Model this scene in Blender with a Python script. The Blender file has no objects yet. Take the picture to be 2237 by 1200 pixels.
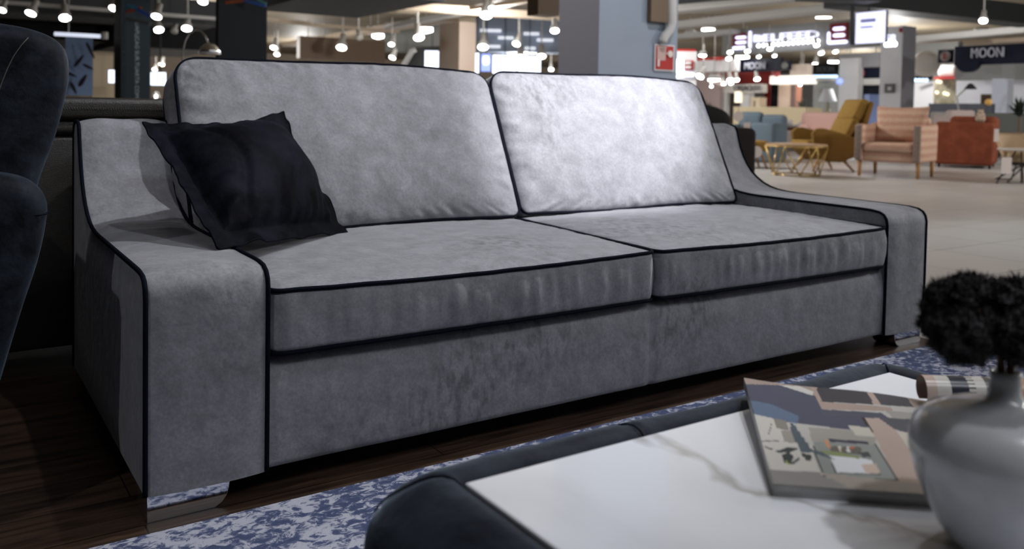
import bpy, bmesh, math, random
from mathutils import Vector, Matrix, noise
random.seed(7)
S = bpy.context.scene
COL = S.collection
PI = math.pi
# ---------------------------------------------------------------- camera
FP, YAW, PITCH, ROLL, SY = 1896.58, .5903, .0369, .018, -292.158
CL = Vector((-.3344, -1.7309, .8051))
F = Vector((math.sin(YAW)*math.cos(PITCH), math.cos(YAW)*math.cos(PITCH), -math.sin(PITCH)))
R0 = Vector((math.cos(YAW), -math.sin(YAW), 0)); U0 = R0.cross(F)
RR = R0*math.cos(ROLL)+U0*math.sin(ROLL); UU = -R0*math.sin(ROLL)+U0*math.cos(ROLL)
cam = bpy.data.cameras.new('camera'); co = bpy.data.objects.new('camera', cam); COL.objects.link(co)
M = Matrix(((RR.x, UU.x, -F.x), (RR.y, UU.y, -F.y), (RR.z, UU.z, -F.z))).to_4x4(); M.translation = CL
co.matrix_world = M
cam.sensor_width = 36; cam.lens = FP/2237*36; cam.shift_y = SY/2237
cam.clip_start = .05; cam.clip_end = 300
cam.dof.use_dof = True; cam.dof.focus_distance = 1.75; cam.dof.aperture_fstop = 4.4
S.camera = co
def ray(px, py): return F+RR*((px-1118.5)/FP)-UU*((py-600-SY)/FP)
def at(px, py, d): return CL+ray(px, py)*d                     # a point of the place, d metres ahead
def on(px, py, ax, v):
    r = ray(px, py); return CL+r*((v-CL[ax])/r[ax])
def proj(p):
    q = p-CL; w = q.dot(F); return (1118.5+FP*q.dot(RR)/w, 600+SY-FP*q.dot(UU)/w)
def hz(px): return 215.05+(px+151.5)*.01797
RH = R0.copy()
DIR = {'X': Vector((1, 0, 0)), 'Y': Vector((0, -1, 0)), 'C': RH}
# ---------------------------------------------------------------- materials
def mat(name, col, rough=.6, metal=0, nscale=None, col2=None, nlo=.4, nhi=.6, ndetail=4, bump=0, bscale=40, sheen=0,
        emit=None, es=0, spec=.5, stretch=None, coat=0, trans=0, ior=1.45, distort=0):
    m = bpy.data.materials.new(name); m.use_nodes = True; nt = m.node_tree; b = nt.nodes['Principled BSDF']
    b.inputs['Base Color'].default_value = (*col, 1); b.inputs['Roughness'].default_value = rough
    b.inputs['Metallic'].default_value = metal; b.inputs['Specular IOR Level'].default_value = spec
    b.inputs['Sheen Weight'].default_value = sheen; b.inputs['Sheen Roughness'].default_value = .35
    b.inputs['Coat Weight'].default_value = coat; b.inputs['Coat Roughness'].default_value = .08
    b.inputs['Transmission Weight'].default_value = trans; b.inputs['IOR'].default_value = ior
    tc = nt.nodes.new('ShaderNodeTexCoord'); mp = nt.nodes.new('ShaderNodeMapping')
    nt.links.new(tc.outputs['Object'], mp.inputs[0])
    if stretch: mp.inputs['Scale'].default_value = stretch
    if nscale:
        n = nt.nodes.new('ShaderNodeTexNoise'); n.inputs['Scale'].default_value = nscale; n.inputs['Detail'].default_value = ndetail
        n.inputs['Distortion'].default_value = distort; n.inputs['Roughness'].default_value = .62
        r = nt.nodes.new('ShaderNodeValToRGB'); r.color_ramp.elements[0].position = nlo; r.color_ramp.elements[1].position = nhi
        r.color_ramp.elements[0].color = (*col, 1); r.color_ramp.elements[1].color = (*(col2 or col), 1)
        nt.links.new(mp.outputs[0], n.inputs['Vector']); nt.links.new(n.outputs['Fac'], r.inputs[0])
        nt.links.new(r.outputs[0], b.inputs['Base Color'])
    if bump:
        n2 = nt.nodes.new('ShaderNodeTexNoise'); n2.inputs['Scale'].default_value = bscale; n2.inputs['Detail'].default_value = 3
        bp = nt.nodes.new('ShaderNodeBump'); bp.inputs['Strength'].default_value = bump; bp.inputs['Distance'].default_value = .01
        nt.links.new(mp.outputs[0], n2.inputs['Vector']); nt.links.new(n2.outputs['Fac'], bp.inputs['Height']); nt.links.new(bp.outputs[0], b.inputs['Normal'])
    if emit:
        b.inputs['Emission Color'].default_value = (*emit, 1); b.inputs['Emission Strength'].default_value = es
    return m
def velvet(name, dark, light, sheen, scale=9, tint=(1, 1, 1), srough=.3, lo=.33, hi=.66, spec=.25, smudge=0):
    m = mat(name, dark, .62, sheen=sheen, nscale=scale, col2=light, nlo=lo, nhi=hi, ndetail=9, spec=spec, distort=.4)
    nt = m.node_tree; b = nt.nodes['Principled BSDF']
    b.inputs['Sheen Roughness'].default_value = srough; b.inputs['Sheen Tint'].default_value = (*tint, 1)
    n = nt.nodes.new('ShaderNodeTexNoise'); n.inputs['Scale'].default_value = 22; n.inputs['Detail'].default_value = 6
    v = nt.nodes.new('ShaderNodeTexNoise'); v.inputs['Scale'].default_value = 900
    a = nt.nodes.new('ShaderNodeMath'); a.operation = 'MULTIPLY_ADD'; a.inputs[1].default_value = .06
    tc = nt.nodes.new('ShaderNodeTexCoord')
    nt.links.new(tc.outputs['Object'], n.inputs['Vector']); nt.links.new(tc.outputs['Object'], v.inputs['Vector'])
    nt.links.new(v.outputs['Fac'], a.inputs[0]); nt.links.new(n.outputs['Fac'], a.inputs[2])
    bp = nt.nodes.new('ShaderNodeBump'); bp.inputs['Strength'].default_value = .35; bp.inputs['Distance'].default_value = .012
    nt.links.new(a.outputs[0], bp.inputs['Height']); nt.links.new(bp.outputs[0], b.inputs['Normal'])
    if smudge:      # crushed patches where the pile has been rubbed, and a fine nap everywhere
        def nz(sc, st, lo_, hi_, det=5):
            mp = nt.nodes.new('ShaderNodeMapping'); mp.inputs['Scale'].default_value = st; k = nt.nodes.new('ShaderNodeTexNoise'); k.inputs['Scale'].default_value = sc; k.inputs['Detail'].default_value = det
            g = nt.nodes.new('ShaderNodeMapRange'); g.inputs['From Min'].default_value = lo_; g.inputs['From Max'].default_value = hi_
            nt.links.new(tc.outputs['Object'], mp.inputs[0]); nt.links.new(mp.outputs[0], k.inputs['Vector']); nt.links.new(k.outputs['Fac'], g.inputs['Value']); return g.outputs[0]
        def mth(op, x, y):
            k = nt.nodes.new('ShaderNodeMath'); k.operation = op
            for s_, v_ in ((0, x), (1, y)):
                if isinstance(v_, (int, float)): k.inputs[s_].default_value = v_
                else: nt.links.new(v_, k.inputs[s_])
            return k.outputs[0]
        sm_ = mth('MULTIPLY', nz(2.3, (1, 1, 1), .50, .66, 2), nz(34, (1.6, 1, .8), .46, .62, 6))
        fine = nz(150, (1, 1, 1), .3, .7, 4); ff = nt.nodes.new('ShaderNodeMath'); ff.operation = 'MULTIPLY_ADD'; nt.links.new(fine, ff.inputs[0]); ff.inputs[1].default_value = .24; ff.inputs[2].default_value = .88
        tot = mth('MULTIPLY', mth('SUBTRACT', 1, mth('MULTIPLY', sm_, smudge)), ff.outputs[0])
        src = b.inputs['Base Color'].links[0].from_socket; vm = nt.nodes.new('ShaderNodeVectorMath'); vm.operation = 'SCALE'
        nt.links.new(src, vm.inputs[0]); nt.links.new(tot, vm.inputs['Scale']); nt.links.new(vm.outputs[0], b.inputs['Base Color'])
    return m
def glow(name, col, s):
    return mat(name, col, .5, emit=col, es=s)
G = velvet('grey velvet', (.158, .160, .177), (.255, .257, .283), .4, 17, (.9, .92, 1), lo=.25, hi=.75, smudge=.36)
NAVY = velvet('black navy velvet', (.0012, .0014, .0028), (.010, .0115, .019), .04, 7, (.6, .7, 1), .3, spec=.04, lo=.42, hi=.75)  # paler noise patches put the velvet's sheen into the colour
WING = velvet('wing navy velvet', (.0018, .0026, .0045), (.019, .025, .036), .14, 11, (.6, .78, 1), .35, spec=.08, lo=.4, hi=.72)
TABV = velvet('table blue velvet', (.006, .008, .013), (.024, .030, .042), .3, 9, (.65, .8, 1), .35, spec=.1)
PIPE = mat('navy piping', (.003, .004, .009), .8, spec=.06)
CHROME = mat('chrome', (.75, .76, .8), .06, 1)
BLACK = mat('black plastic', (.006, .006, .006), .6, spec=.15)
LEATH = mat('dark brown leather', (.018, .016, .014), .38, nscale=60, col2=(.024, .021, .018), bump=.3, bscale=350)
STITCH = mat('grey stitching', (.07, .065, .06), .8)
# ---------------------------------------------------------------- mesh helpers
def setp(o, **k):
    for a, b in k.items():
        if b is not None: o[a] = b
    return o
def obj(name, bm, m, parent=None, smooth=True, loc=None, label=None, cat=None, group=None, kind=None, rz=0):
    bmesh.ops.recalc_face_normals(bm, faces=bm.faces)
    me = bpy.data.meshes.new(name); bm.to_mesh(me); bm.free()
    for q in (m if isinstance(m, (list, tuple)) else [m]): me.materials.append(q)
    if smooth: me.shade_smooth()
    o = bpy.data.objects.new(name, me); COL.objects.link(o)
    if parent: o.parent = parent
    if loc is not None: o.location = loc
    if rz: o.rotation_euler[2] = rz
    setp(o, label=label, category=cat, group=group, kind=kind)
    return o
def thing(name, label, cat, loc=(0, 0, 0), rz=0, group=None):
    o = bpy.data.objects.new(name, None); COL.objects.link(o); o.empty_display_size = .1
    o.location = loc; o.rotation_euler[2] = rz
    return setp(o, label=label, category=cat, group=group)
def B(): return bmesh.new()
def box(bm, a, b, bev=0, seg=2):
    x0, y0, z0 = a; x1, y1, z1 = b
    t = bmesh.new()
    bmesh.ops.create_cube(t, size=1)
    for v in t.verts: v.co = Vector((x0+(v.co.x+.5)*(x1-x0), y0+(v.co.y+.5)*(y1-y0), z0+(v.co.z+.5)*(z1-z0)))
    if bev: bmesh.ops.bevel(t, geom=t.edges[:], offset=bev, segments=seg, profile=.5, affect='EDGES')
    return join(bm, t)
def join(bm, t, mx=None, mi=0):
    mp = {}
    for v in t.verts: mp[v] = bm.verts.new(mx @ v.co if mx else v.co)
    for f in t.faces:
        try:
            g = bm.faces.new([mp[v] for v in f.verts]); g.material_index = f.material_index or mi; g.smooth = f.smooth
        except ValueError: pass
    t.free(); return bm
def tube(bm, pts, r, n=8, closed=False, caps=True):
    pts = [Vector(p) for p in pts]; N = len(pts); rings = []; ref = None
    for i, p in enumerate(pts):
        a = pts[(i-1) % N] if (closed or i > 0) else p; c = pts[(i+1) % N] if (closed or i < N-1) else p
        t = (c-a); t = t.normalized() if t.length > 1e-9 else Vector((0, 0, 1))
        if ref is None: ref = t.orthogonal().normalized()
        ref = (ref-t*ref.dot(t)); ref = ref.normalized() if ref.length > 1e-6 else t.orthogonal().normalized()
        s = t.cross(ref); rr = r[i] if isinstance(r, (list, tuple)) else r
        rings.append([bm.verts.new(p+(ref*math.cos(2*PI*k/n)+s*math.sin(2*PI*k/n))*rr) for k in range(n)])
    for i in range(N if closed else N-1):
        A = rings[i]; C = rings[(i+1) % N]
        for k in range(n): bm.faces.new((A[k], A[(k+1) % n], C[(k+1) % n], C[k]))
    if caps and not closed: bm.faces.new(rings[0]); bm.faces.new(rings[-1])
    return bm
def bar(bm, a, b, r, r2=None, n=8): return tube(bm, [a, b], [r, r if r2 is None else r2], n)
def lathe(bm, prof, n=32, c=(0, 0, 0), cap=True):
    rs = []
    for r, z in prof:
        rs.append([bm.verts.new((c[0]+max(r, 1e-4)*math.cos(2*PI*k/n), c[1]+max(r, 1e-4)*math.sin(2*PI*k/n), c[2]+z)) for k in range(n)])
    for A, C in zip(rs, rs[1:]):
        for k in range(n): bm.faces.new((A[k], A[(k+1) % n], C[(k+1) % n], C[k]))
    if cap: bm.faces.new(rs[0]); bm.faces.new(rs[-1])
    return bm
def grid(bm, P):
    V = [[bm.verts.new(p) for p in row] for row in P]
    for i in range(len(V)-1):
        for j in range(len(V[0])-1): bm.faces.new((V[i][j], V[i+1][j], V[i+1][j+1], V[i][j+1]))
    return V
def prism(bm, pts, axis, a, b, bev=0):
    """outline pts (2-D) pushed along an axis from a to b"""
    t = bmesh.new()
    def mk(p, w):
        return {'x': (w, p[0], p[1]), 'y': (p[0], w, p[1]), 'z': (p[0], p[1], w)}[axis]
    A = [t.verts.new(mk(p, a)) for p in pts]; C = [t.verts.new(mk(p, b)) for p in pts]; n = len(pts)
    t.faces.new(A); t.faces.new(C[::-1])
    for k in range(n): t.faces.new((A[k], C[k], C[(k+1) % n], A[(k+1) % n]))
    bmesh.ops.recalc_face_normals(t, faces=t.faces)
    if bev:
        es = [e for e in t.edges if len(e.link_faces) == 2 and e.calc_face_angle(0) > .5]
        bmesh.ops.bevel(t, geom=es, offset=bev, segments=3, profile=.5, affect='EDGES', clamp_overlap=True)
    bmesh.ops.triangulate(t, faces=[f for f in t.faces if len(f.verts) > 4])
    return join(bm, t)
def rrect(w, h, rs, n=240):
    """closed rounded rectangle, centred, corner radii bl br tr tl, evenly resampled"""
    P = []
    cs = [(-w/2, -h/2, rs[0], PI), (w/2, -h/2, rs[1], 1.5*PI), (w/2, h/2, rs[2], 0), (-w/2, h/2, rs[3], .5*PI)]
    for x, y, r, a0 in cs:
        cx = x+(r if x < 0 else -r); cy = y+(r if y < 0 else -r)
        for k in range(9):
            a = a0+k/8*PI/2; P.append((cx+r*math.cos(a), cy+r*math.sin(a)))
    L = [0]; m = len(P)
    for i in range(m): L.append(L[-1]+math.dist(P[i], P[(i+1) % m]))
    out = []; j = 0
    for k in range(n):
        s = L[-1]*k/n
        while L[j+1] < s: j += 1
        t = (s-L[j])/max(1e-9, L[j+1]-L[j]); a = P[j]; b = P[(j+1) % m]
        out.append((a[0]+(b[0]-a[0])*t, a[1]+(b[1]-a[1])*t))
    return out
def cushion(w, h, T, rs, crown, crown2, side, mx, n=320, pleat=.004, seed=0, sidepleat=.002, warp=None, piping=(1, 1), pf=55, pr=.005, inset=0):
    """boxed cushion; local x width, y height, z thickness; returns body mesh and piping mesh"""
    O = rrect(w, h, rs, n); bm = B(); K = 26; SK = 12; rings = []; per = 2*(w+h)
    def nz(k, f, o): # noise around the outline
        p = O[k]; return noise.noise(Vector((p[0]*f, p[1]*f, o+seed*7.3)))
    def pt(k, s, z, out=0, amp=1):
        x, y = O[k]; l = math.hypot(x, y) or 1
        v = Vector((x*s+(out*x/l), y*s+(out*y/l), z))
        if warp: v = warp(v)
        return mx @ v
    def face(sign, cr):
        rr = []
        for i in range(K+1):
            s = (i/K)**.7
            row = []
            for k in range(n):
                x, y = O[k][0]*s, O[k][1]*s
                ex = 1-abs(2*x/w)**2.6; ey = 1-abs(2*y/h)**2.6
                z = T/2+cr*(max(ex, 0)*max(ey, 0))**.55
                near = max(0, 1-(1-s)*7)
                z += pleat*nz(k, pf, 1)*near*min(1, (1-s)*14)*1.6
                z += .010*cr/.04*noise.noise(Vector((x*4, y*4, seed*3.1)))*(1-s**6)
                z += .0045*noise.noise(Vector((x*13, y*15, seed+5)))*(1-s**8)*(.3+s*s)
                row.append(pt(k, s, z*sign))
            rr.append(row)
        return rr
    fr = face(1, crown); bk = face(-1, crown2)
    sd = []
    for j in range(1, SK):
        t = j/SK; z = T/2-(T*t); row = []
        for k in range(n):
            b = side*math.sin(PI*t)**.6+sidepleat*nz(k, pf*.8, 2)*math.sin(PI*t)
            row.append(pt(k, 1, z, b))
        sd.append(row)
    allr = fr+sd+bk[::-1]
    V = [[bm.verts.new(p) for p in row] for row in allr[1:-1]]
    c0 = bm.verts.new(sum(fr[0], Vector())/n); c1 = bm.verts.new(sum(bk[0], Vector())/n)
    for a, b in zip(V, V[1:]):
        for k in range(n): bm.faces.new((a[k], a[(k+1) % n], b[(k+1) % n], b[k]))
    for k in range(n):
        bm.faces.new((c0, V[0][k], V[0][(k+1) % n])); bm.faces.new((c1, V[-1][(k+1) % n], V[-1][k]))
    pb = B()
    for sgn, yes in ((1, piping[0]), (-1, piping[1])):
        if yes:
            tube(pb, [pt(k, 1, sgn*(T/2+.001+.0012*nz(k, 14, 9)), .002+.001*nz(k, 20, 4)) for k in range(n)], pr, 8, True)
    return bm, pb
# ---------------------------------------------------------------- sofa
sofa = thing('sofa', 'long grey velvet sofa with navy piping and chrome feet on dark wood floor', 'sofa')
AW, L = .234, 2.6
ZF = .053
prof = [(0, ZF), (0, .12), (0, .2), (0, .3), (0, .38), (0, .43), (.004, .449), (.014, .463), (.03, .471), (.06, .475)]
prof += [(y, .4755+.004*(y/.6)) for y in (.1, .15, .2, .25, .3, .35, .4, .45, .5, .55)]
prof += [(.6, .481), (.65, .486), (.69, .495), (.73, .510), (.765, .530), (.795, .554), (.82, .583), (.842, .617), (.86, .655), (.873, .695), (.882, .725), (.892, .741), (.915, .748), (.95, .746), (.972, .735), (.98, .71)]
def arm(x0, x1, seed):
    bm = B(); NX = 24
    rows = []
    P = prof+[(.98, z) for z in (.6, .45, .3, .15, ZF)]
    N = len(P)
    for i, (y, z) in enumerate(P):
        a = P[max(0, i-1)]; c = P[min(N-1, i+1)]; t = Vector((c[0]-a[0], c[1]-a[1])).normalized(); nn = Vector((-t.y, t.x))
        row = []
        for j in range(NX+1):
            u = j/NX; bulge = .010*(1-abs(2*u-1)**3.5)+.003*noise.noise(Vector((u*3, y*9+z*9, seed)))*(1-abs(2*u-1)**6)
            row.append(Vector((x0+(x1-x0)*u, y+nn.x*bulge, z+nn.y*bulge)))
        rows.append(row)
    grid(bm, rows)
    # sides: columns run from the hem to the outline
    top = prof[5:]
    for xs, sg in ((x0, -1), (x1, 1)):
        cols = []
        M_ = 60
        for i in range(M_+1):
            y = .98*i/M_
            # height of the outline at y
            zt = top[0][1]
            for a, b in zip(top, top[1:]):
                if a[0] <= y <= b[0] and b[0] > a[0]: zt = a[1]+(b[1]-a[1])*(y-a[0])/(b[0]-a[0])
            col = []
            for j in range(25):
                t = j/24; z = ZF+(zt-ZF)*t
                b = .006*min(1, 8*t*(1-t))*min(1, 12*(i/M_)*(1-i/M_)+.0)
                col.append(Vector((xs+sg*b, y, z)))
            cols.append(col)
        grid(bm, cols)
    bmesh.ops.remove_doubles(bm, verts=bm.verts, dist=.0004)
    o = obj('arm', bm, G, sofa)
    o.data.shade_smooth()
    for xs in (x0, x1):
        pb = B(); pts = []
        for i in range(len(prof)-1):
            for k in range(4):
                t = k/4; a = prof[i]; b = prof[i+1]; pts.append((xs, a[0]+(b[0]-a[0])*t-.002, a[1]+(b[1]-a[1])*t+.002))
        pts.append((xs, .98, .71)); pts.append((xs, .982, .4)); pts.append((xs, .982, ZF))
        tube(pb, pts, .0049, 8)
        obj('piping', pb, PIPE, o, label='navy piping cord')
arm(0, AW, 1); arm(L-AW, L, 5)
# base, with its middle seam
bm = B()
rows = []
for i in range(141):
    x = AW+.002+(L-2*AW-.004)*i/140; row = []
    seam = math.exp(-((x-1.3)/.004)**2)
    for z, y0 in ((ZF, .05), (ZF, .02), (ZF+.004, .012), (ZF+.015, .009), (.1, .008), (.14, .007), (.18, .007), (.22, .008), (.25, .012), (.27, .018), (.279, .03), (.281, .06), (.281, .3), (.281, .9)):
        b = .004*noise.noise(Vector((x*5, z*9, 3)))
        row.append(Vector((x, y0+b+.006*seam-.004, z)))
    rows.append(row)
grid(bm, rows)
box(bm, (AW+.002, .045, ZF+.001), (L-AW-.002, .88, .275))
base = obj('base', bm, G, sofa)
bm = B(); box(bm, (AW+.004, .89, ZF), (L-AW-.004, .975, .70), .02, 3)
obj('back_frame', bm, G, sofa)
# seat cushions
for x0, x1, sd in ((AW+.003, 1.2985, 1), (1.3015, L-AW-.003, 2)):
    w = x1-x0; h = .70; T = .128
    mx = Matrix.Translation(((x0+x1)/2, -.012+h/2, .2925+T/2+.003))
    def wp(v, w=w, h=h):
        k = (v.x/w)
        return Vector((v.x, v.y+(.006*math.cos(PI*k) if v.y < -.3 else 0)*-1, v.z+(.006*(v.y/h+.5)*2) - (.006*math.cos(PI*k) if (v.z > 0) else 0)*max(0, -2*v.y/h)))
    bm, pb = cushion(w-.008, h-.01, T, (.028, .028, .02, .02), .026, .004, .009, mx, n=420, pleat=.0028, seed=sd, sidepleat=.011, warp=wp, piping=(1, 1), pf=45)
    o = obj('seat_cushion', bm, G, sofa)
    obj('piping', pb, PIPE, o, label='navy piping cord')
# back cushions lean back
vd = Vector((0, .24, .49)).normalized(); nd = Vector((0, -vd.z, vd.y))
for x0, x1, sd in ((.247, 1.305, 3), (1.315, 2.362, 4)):
    w = x1-x0; h = .545; T = .15
    Rm = Matrix(((1, 0, 0), (0, vd.y, nd.y), (0, vd.z, nd.z))).to_4x4()
    c = Vector(((x0+x1)/2, .66, .450))+vd*(h/2)-nd*(T/2)
    mx = Matrix.Translation(c) @ Rm
    def wb(v, w=w, h=h):
        return Vector((v.x, v.y-.010*(2*v.x/w)**2*max(0, 2*v.y/h)+.003*math.sin(v.x*9), v.z))
    bm, pb = cushion(w, h, T, (.03, .03, .07, .07), .05, .03, .016, mx, n=460, pleat=.011, seed=sd, sidepleat=.006, warp=wb, pf=26)
    o = obj('back_cushion', bm, G, sofa)
    obj('piping', pb, PIPE, o, label='navy piping cord')
# chrome bracket feet at the four corners, black middle feet
def foot(x, y, sx, sy):
    bm = B()
    pts = [(0, 0), (.128, 0), (.142, .008), (.151, .02), (.156, .036), (.157, .0535), (0, .0535)]
    prism(bm, [(x+sx*a, b) for a, b in pts], 'y', y, y+sy*.09, .0015)
    obj('foot', bm, CHROME, sofa, smooth=False, label='chrome corner foot')
foot(.004, .004, 1, 1); foot(2.596, .004, -1, 1); foot(.004, .97, 1, -1); foot(2.596, .97, -1, -1)
for x in (.9, 1.79):
    for y in (.16, .75):
        bm = B(); box(bm, (x, y, 0), (x+.05, y+.05, .056), .003); obj('foot', bm, BLACK, sofa, label='black block foot')
# ---------------------------------------------------------------- throw pillow
def pillow():
    c = [on(474, 542, 2, .492), Vector((.627, .52, .452)), Vector((.512, .72, .785)), Vector((.109, .60, .754))]
    nrm = (c[1]-c[0]).cross(c[3]-c[0]).normalized()       # points to the viewer side
    if nrm.y > 0: nrm = -nrm
    N = 90; bm = B(); body = B()
    fl = .088
    def base(u, v):
        # edges sag inwards between the pulled-out corners
        su = u+(.012 if u < .5 else .045)*math.sin(PI*v)*(1-2*u); sv = v+(.07 if v > .5 else .012)*math.sin(PI*u)*(1-2*v)
        p = (c[0]*(1-su)+c[1]*su)*(1-sv)+(c[3]*(1-su)+c[2]*su)*sv
        return p
    def wr(u, v): # folds running in from the seams
        e = min(u-fl, v-fl, 1-fl-u, 1-fl-v)
        return .016*noise.noise(Vector((u*17, v*4, 2)))*math.exp(-((v-fl)/.13)**2)+.008*noise.noise(Vector((u*12, v*4, 12)))*math.exp(-((1-fl-v)/.1)**2)+.012*noise.noise(Vector((u*4, v*12, 7)))*(math.exp(-((u-fl)/.13)**2)+.5*math.exp(-((1-fl-u)/.1)**2))+.006*noise.noise(Vector((u*4, v*4, 17)))
    def th(u, v):
        a = (u-fl)/(1-2*fl); b = (v-fl)/(1-2*fl)
        if a <= 0 or b <= 0 or a >= 1 or b >= 1: return 0
        return .098*(4*a*(1-a)*4*b*(1-b))**.42
    def flang(u, v):
        e = min(u, v, 1-u, 1-v)
        f = max(0, 1-e/fl)
        return .014*f*noise.noise(Vector((u*6, v*6, 4)))+.006*f*noise.noise(Vector((u*14, v*14, 9)))
    for side in (1, -1):
        rows = []
        for i in range(N+1):
            row = []
            for j in range(N+1):
                u = i/N; v = j/N; t = th(u, v)
                w = wr(u, v)*min(1, t/.02)
                crease = -.010*math.exp(-((u-.17-.10*v*(1-v)*4+.02*math.sin(v*9))/.03)**2)*min(1, t/.03)*math.sin(PI*min(1, v*1.1))
                row.append(base(u, v)+nrm*(side*(t*(1 if side > 0 else .45)+.0022)+flang(u, v)+(w+crease if side > 0 else 0)-.0))
            rows.append(row)
        grid(bm, rows)
    # rim
    O = [(i/N, 0) for i in range(N)]+[(1, j/N) for j in range(N)]+[(1-i/N, 1) for i in range(N)]+[(0, 1-j/N) for j in range(N)]
    rim = [base(u, v)+nrm*flang(u, v) for u, v in O]
    o = obj('throw_pillow', bm, NAVY, None, label='dark navy velvet throw pillow with a flat flange leaning on the sofa', cat='pillow')
    pb = B(); tube(pb, rim, .0032, 6, True); obj('hem', pb, NAVY, o)
    # seam line between flange and filled middle
    sb = B()
    q = [(fl+(1-2*fl)*a, fl+(1-2*fl)*b) for a, b in O]
    tube(sb, [base(u, v)+nrm*(.003+flang(u, v)) for u, v in q], .0012, 6, True)
    obj('seam', sb, NAVY, o)
pillow()
# ---------------------------------------------------------------- floor, rug
def wood():
    m = bpy.data.materials.new('dark walnut boards'); m.use_nodes = True; nt = m.node_tree; b = nt.nodes['Principled BSDF']
    tc = nt.nodes.new('ShaderNodeTexCoord'); mp = nt.nodes.new('ShaderNodeMapping'); mp.inputs['Scale'].default_value = (1.2, 14, 1)
    n = nt.nodes.new('ShaderNodeTexNoise'); n.inputs['Scale'].default_value = 3; n.inputs['Detail'].default_value = 8; n.inputs['Distortion'].default_value = .6
    r = nt.nodes.new('ShaderNodeValToRGB'); r.color_ramp.elements[0].color = (.012, .007, .005, 1); r.color_ramp.elements[1].color = (.085, .05, .033, 1)
    r.color_ramp.elements[0].position = .3; r.color_ramp.elements[1].position = .75
    br = nt.nodes.new('ShaderNodeTexBrick'); br.inputs['Scale'].default_value = 1; br.inputs['Brick Width'].default_value = 1.3; br.inputs['Row Height'].default_value = .143
    br.inputs['Mortar Size'].default_value = .0016; br.inputs['Color1'].default_value = (.8, .8, .8, 1); br.inputs['Color2'].default_value = (1.15, 1.1, 1.05, 1); br.inputs['Mortar'].default_value = (.15, .15, .15, 1)
    mx = nt.nodes.new('ShaderNodeMix'); mx.data_type = 'RGBA'; mx.blend_type = 'MULTIPLY'; mx.inputs[0].default_value = 1
    nt.links.new(tc.outputs['Object'], mp.inputs[0]); nt.links.new(mp.outputs[0], n.inputs['Vector']); nt.links.new(n.outputs['Fac'], r.inputs[0])
    nt.links.new(tc.outputs['Object'], br.inputs['Vector'])
    nt.links.new(r.outputs[0], mx.inputs[6]); nt.links.new(br.outputs[0], mx.inputs[7]); nt.links.new(mx.outputs[2], b.inputs['Base Color'])
    b.inputs['Roughness'].default_value = .42; b.inputs['Specular IOR Level'].default_value = .35
    return m
def tiles():
    m = bpy.data.materials.new('polished floor tiles'); m.use_nodes = True; nt = m.node_tree; b = nt.nodes['Principled BSDF']
    tc = nt.nodes.new('ShaderNodeTexCoord')
    br = nt.nodes.new('ShaderNodeTexBrick'); br.inputs['Scale'].default_value = 1; br.inputs['Brick Width'].default_value = .6; br.inputs['Row Height'].default_value = .6
    br.offset = 0; br.inputs['Mortar Size'].default_value = .004
    br.inputs['Color1'].default_value = (.53, .525, .52, 1); br.inputs['Color2'].default_value = (.57, .565, .56, 1); br.inputs['Mortar'].default_value = (.2, .19, .185, 1)
    n = nt.nodes.new('ShaderNodeTexNoise'); n.inputs['Scale'].default_value = .25; n.inputs['Detail'].default_value = 1
    r = nt.nodes.new('ShaderNodeValToRGB'); r.color_ramp.elements[0].position = .45; r.color_ramp.elements[1].position = .55
    r.color_ramp.elements[0].color = (.80, .755, .74, 1); r.color_ramp.elements[1].color = (.96, .96, .965, 1)
    mx = nt.nodes.new('ShaderNodeMix'); mx.data_type = 'RGBA'; mx.blend_type = 'MULTIPLY'; mx.inputs[0].default_value = 1
    nt.links.new(tc.outputs['Object'], br.inputs['Vector']); nt.links.new(tc.outputs['Object'], n.inputs['Vector']); nt.links.new(n.outputs['Fac'], r.inputs[0])
    nt.links.new(br.outputs[0], mx.inputs[6]); nt.links.new(r.outputs[0], mx.inputs[7]); nt.links.new(mx.outputs[2], b.inputs['Base Color'])
    b.inputs['Roughness'].default_value = .34; b.inputs['Specular IOR Level'].default_value = .35
    return m
bm = B(); box(bm, (-25, -6, -.1), (75, 75, -.012)); obj('floor', bm, tiles(), smooth=False, kind='structure')
bm = B(); box(bm, (-4, -3.4, -.012), (2.66, 2.6, 0)); obj('floor_podium', bm, wood(), smooth=False, kind='structure')
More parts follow.
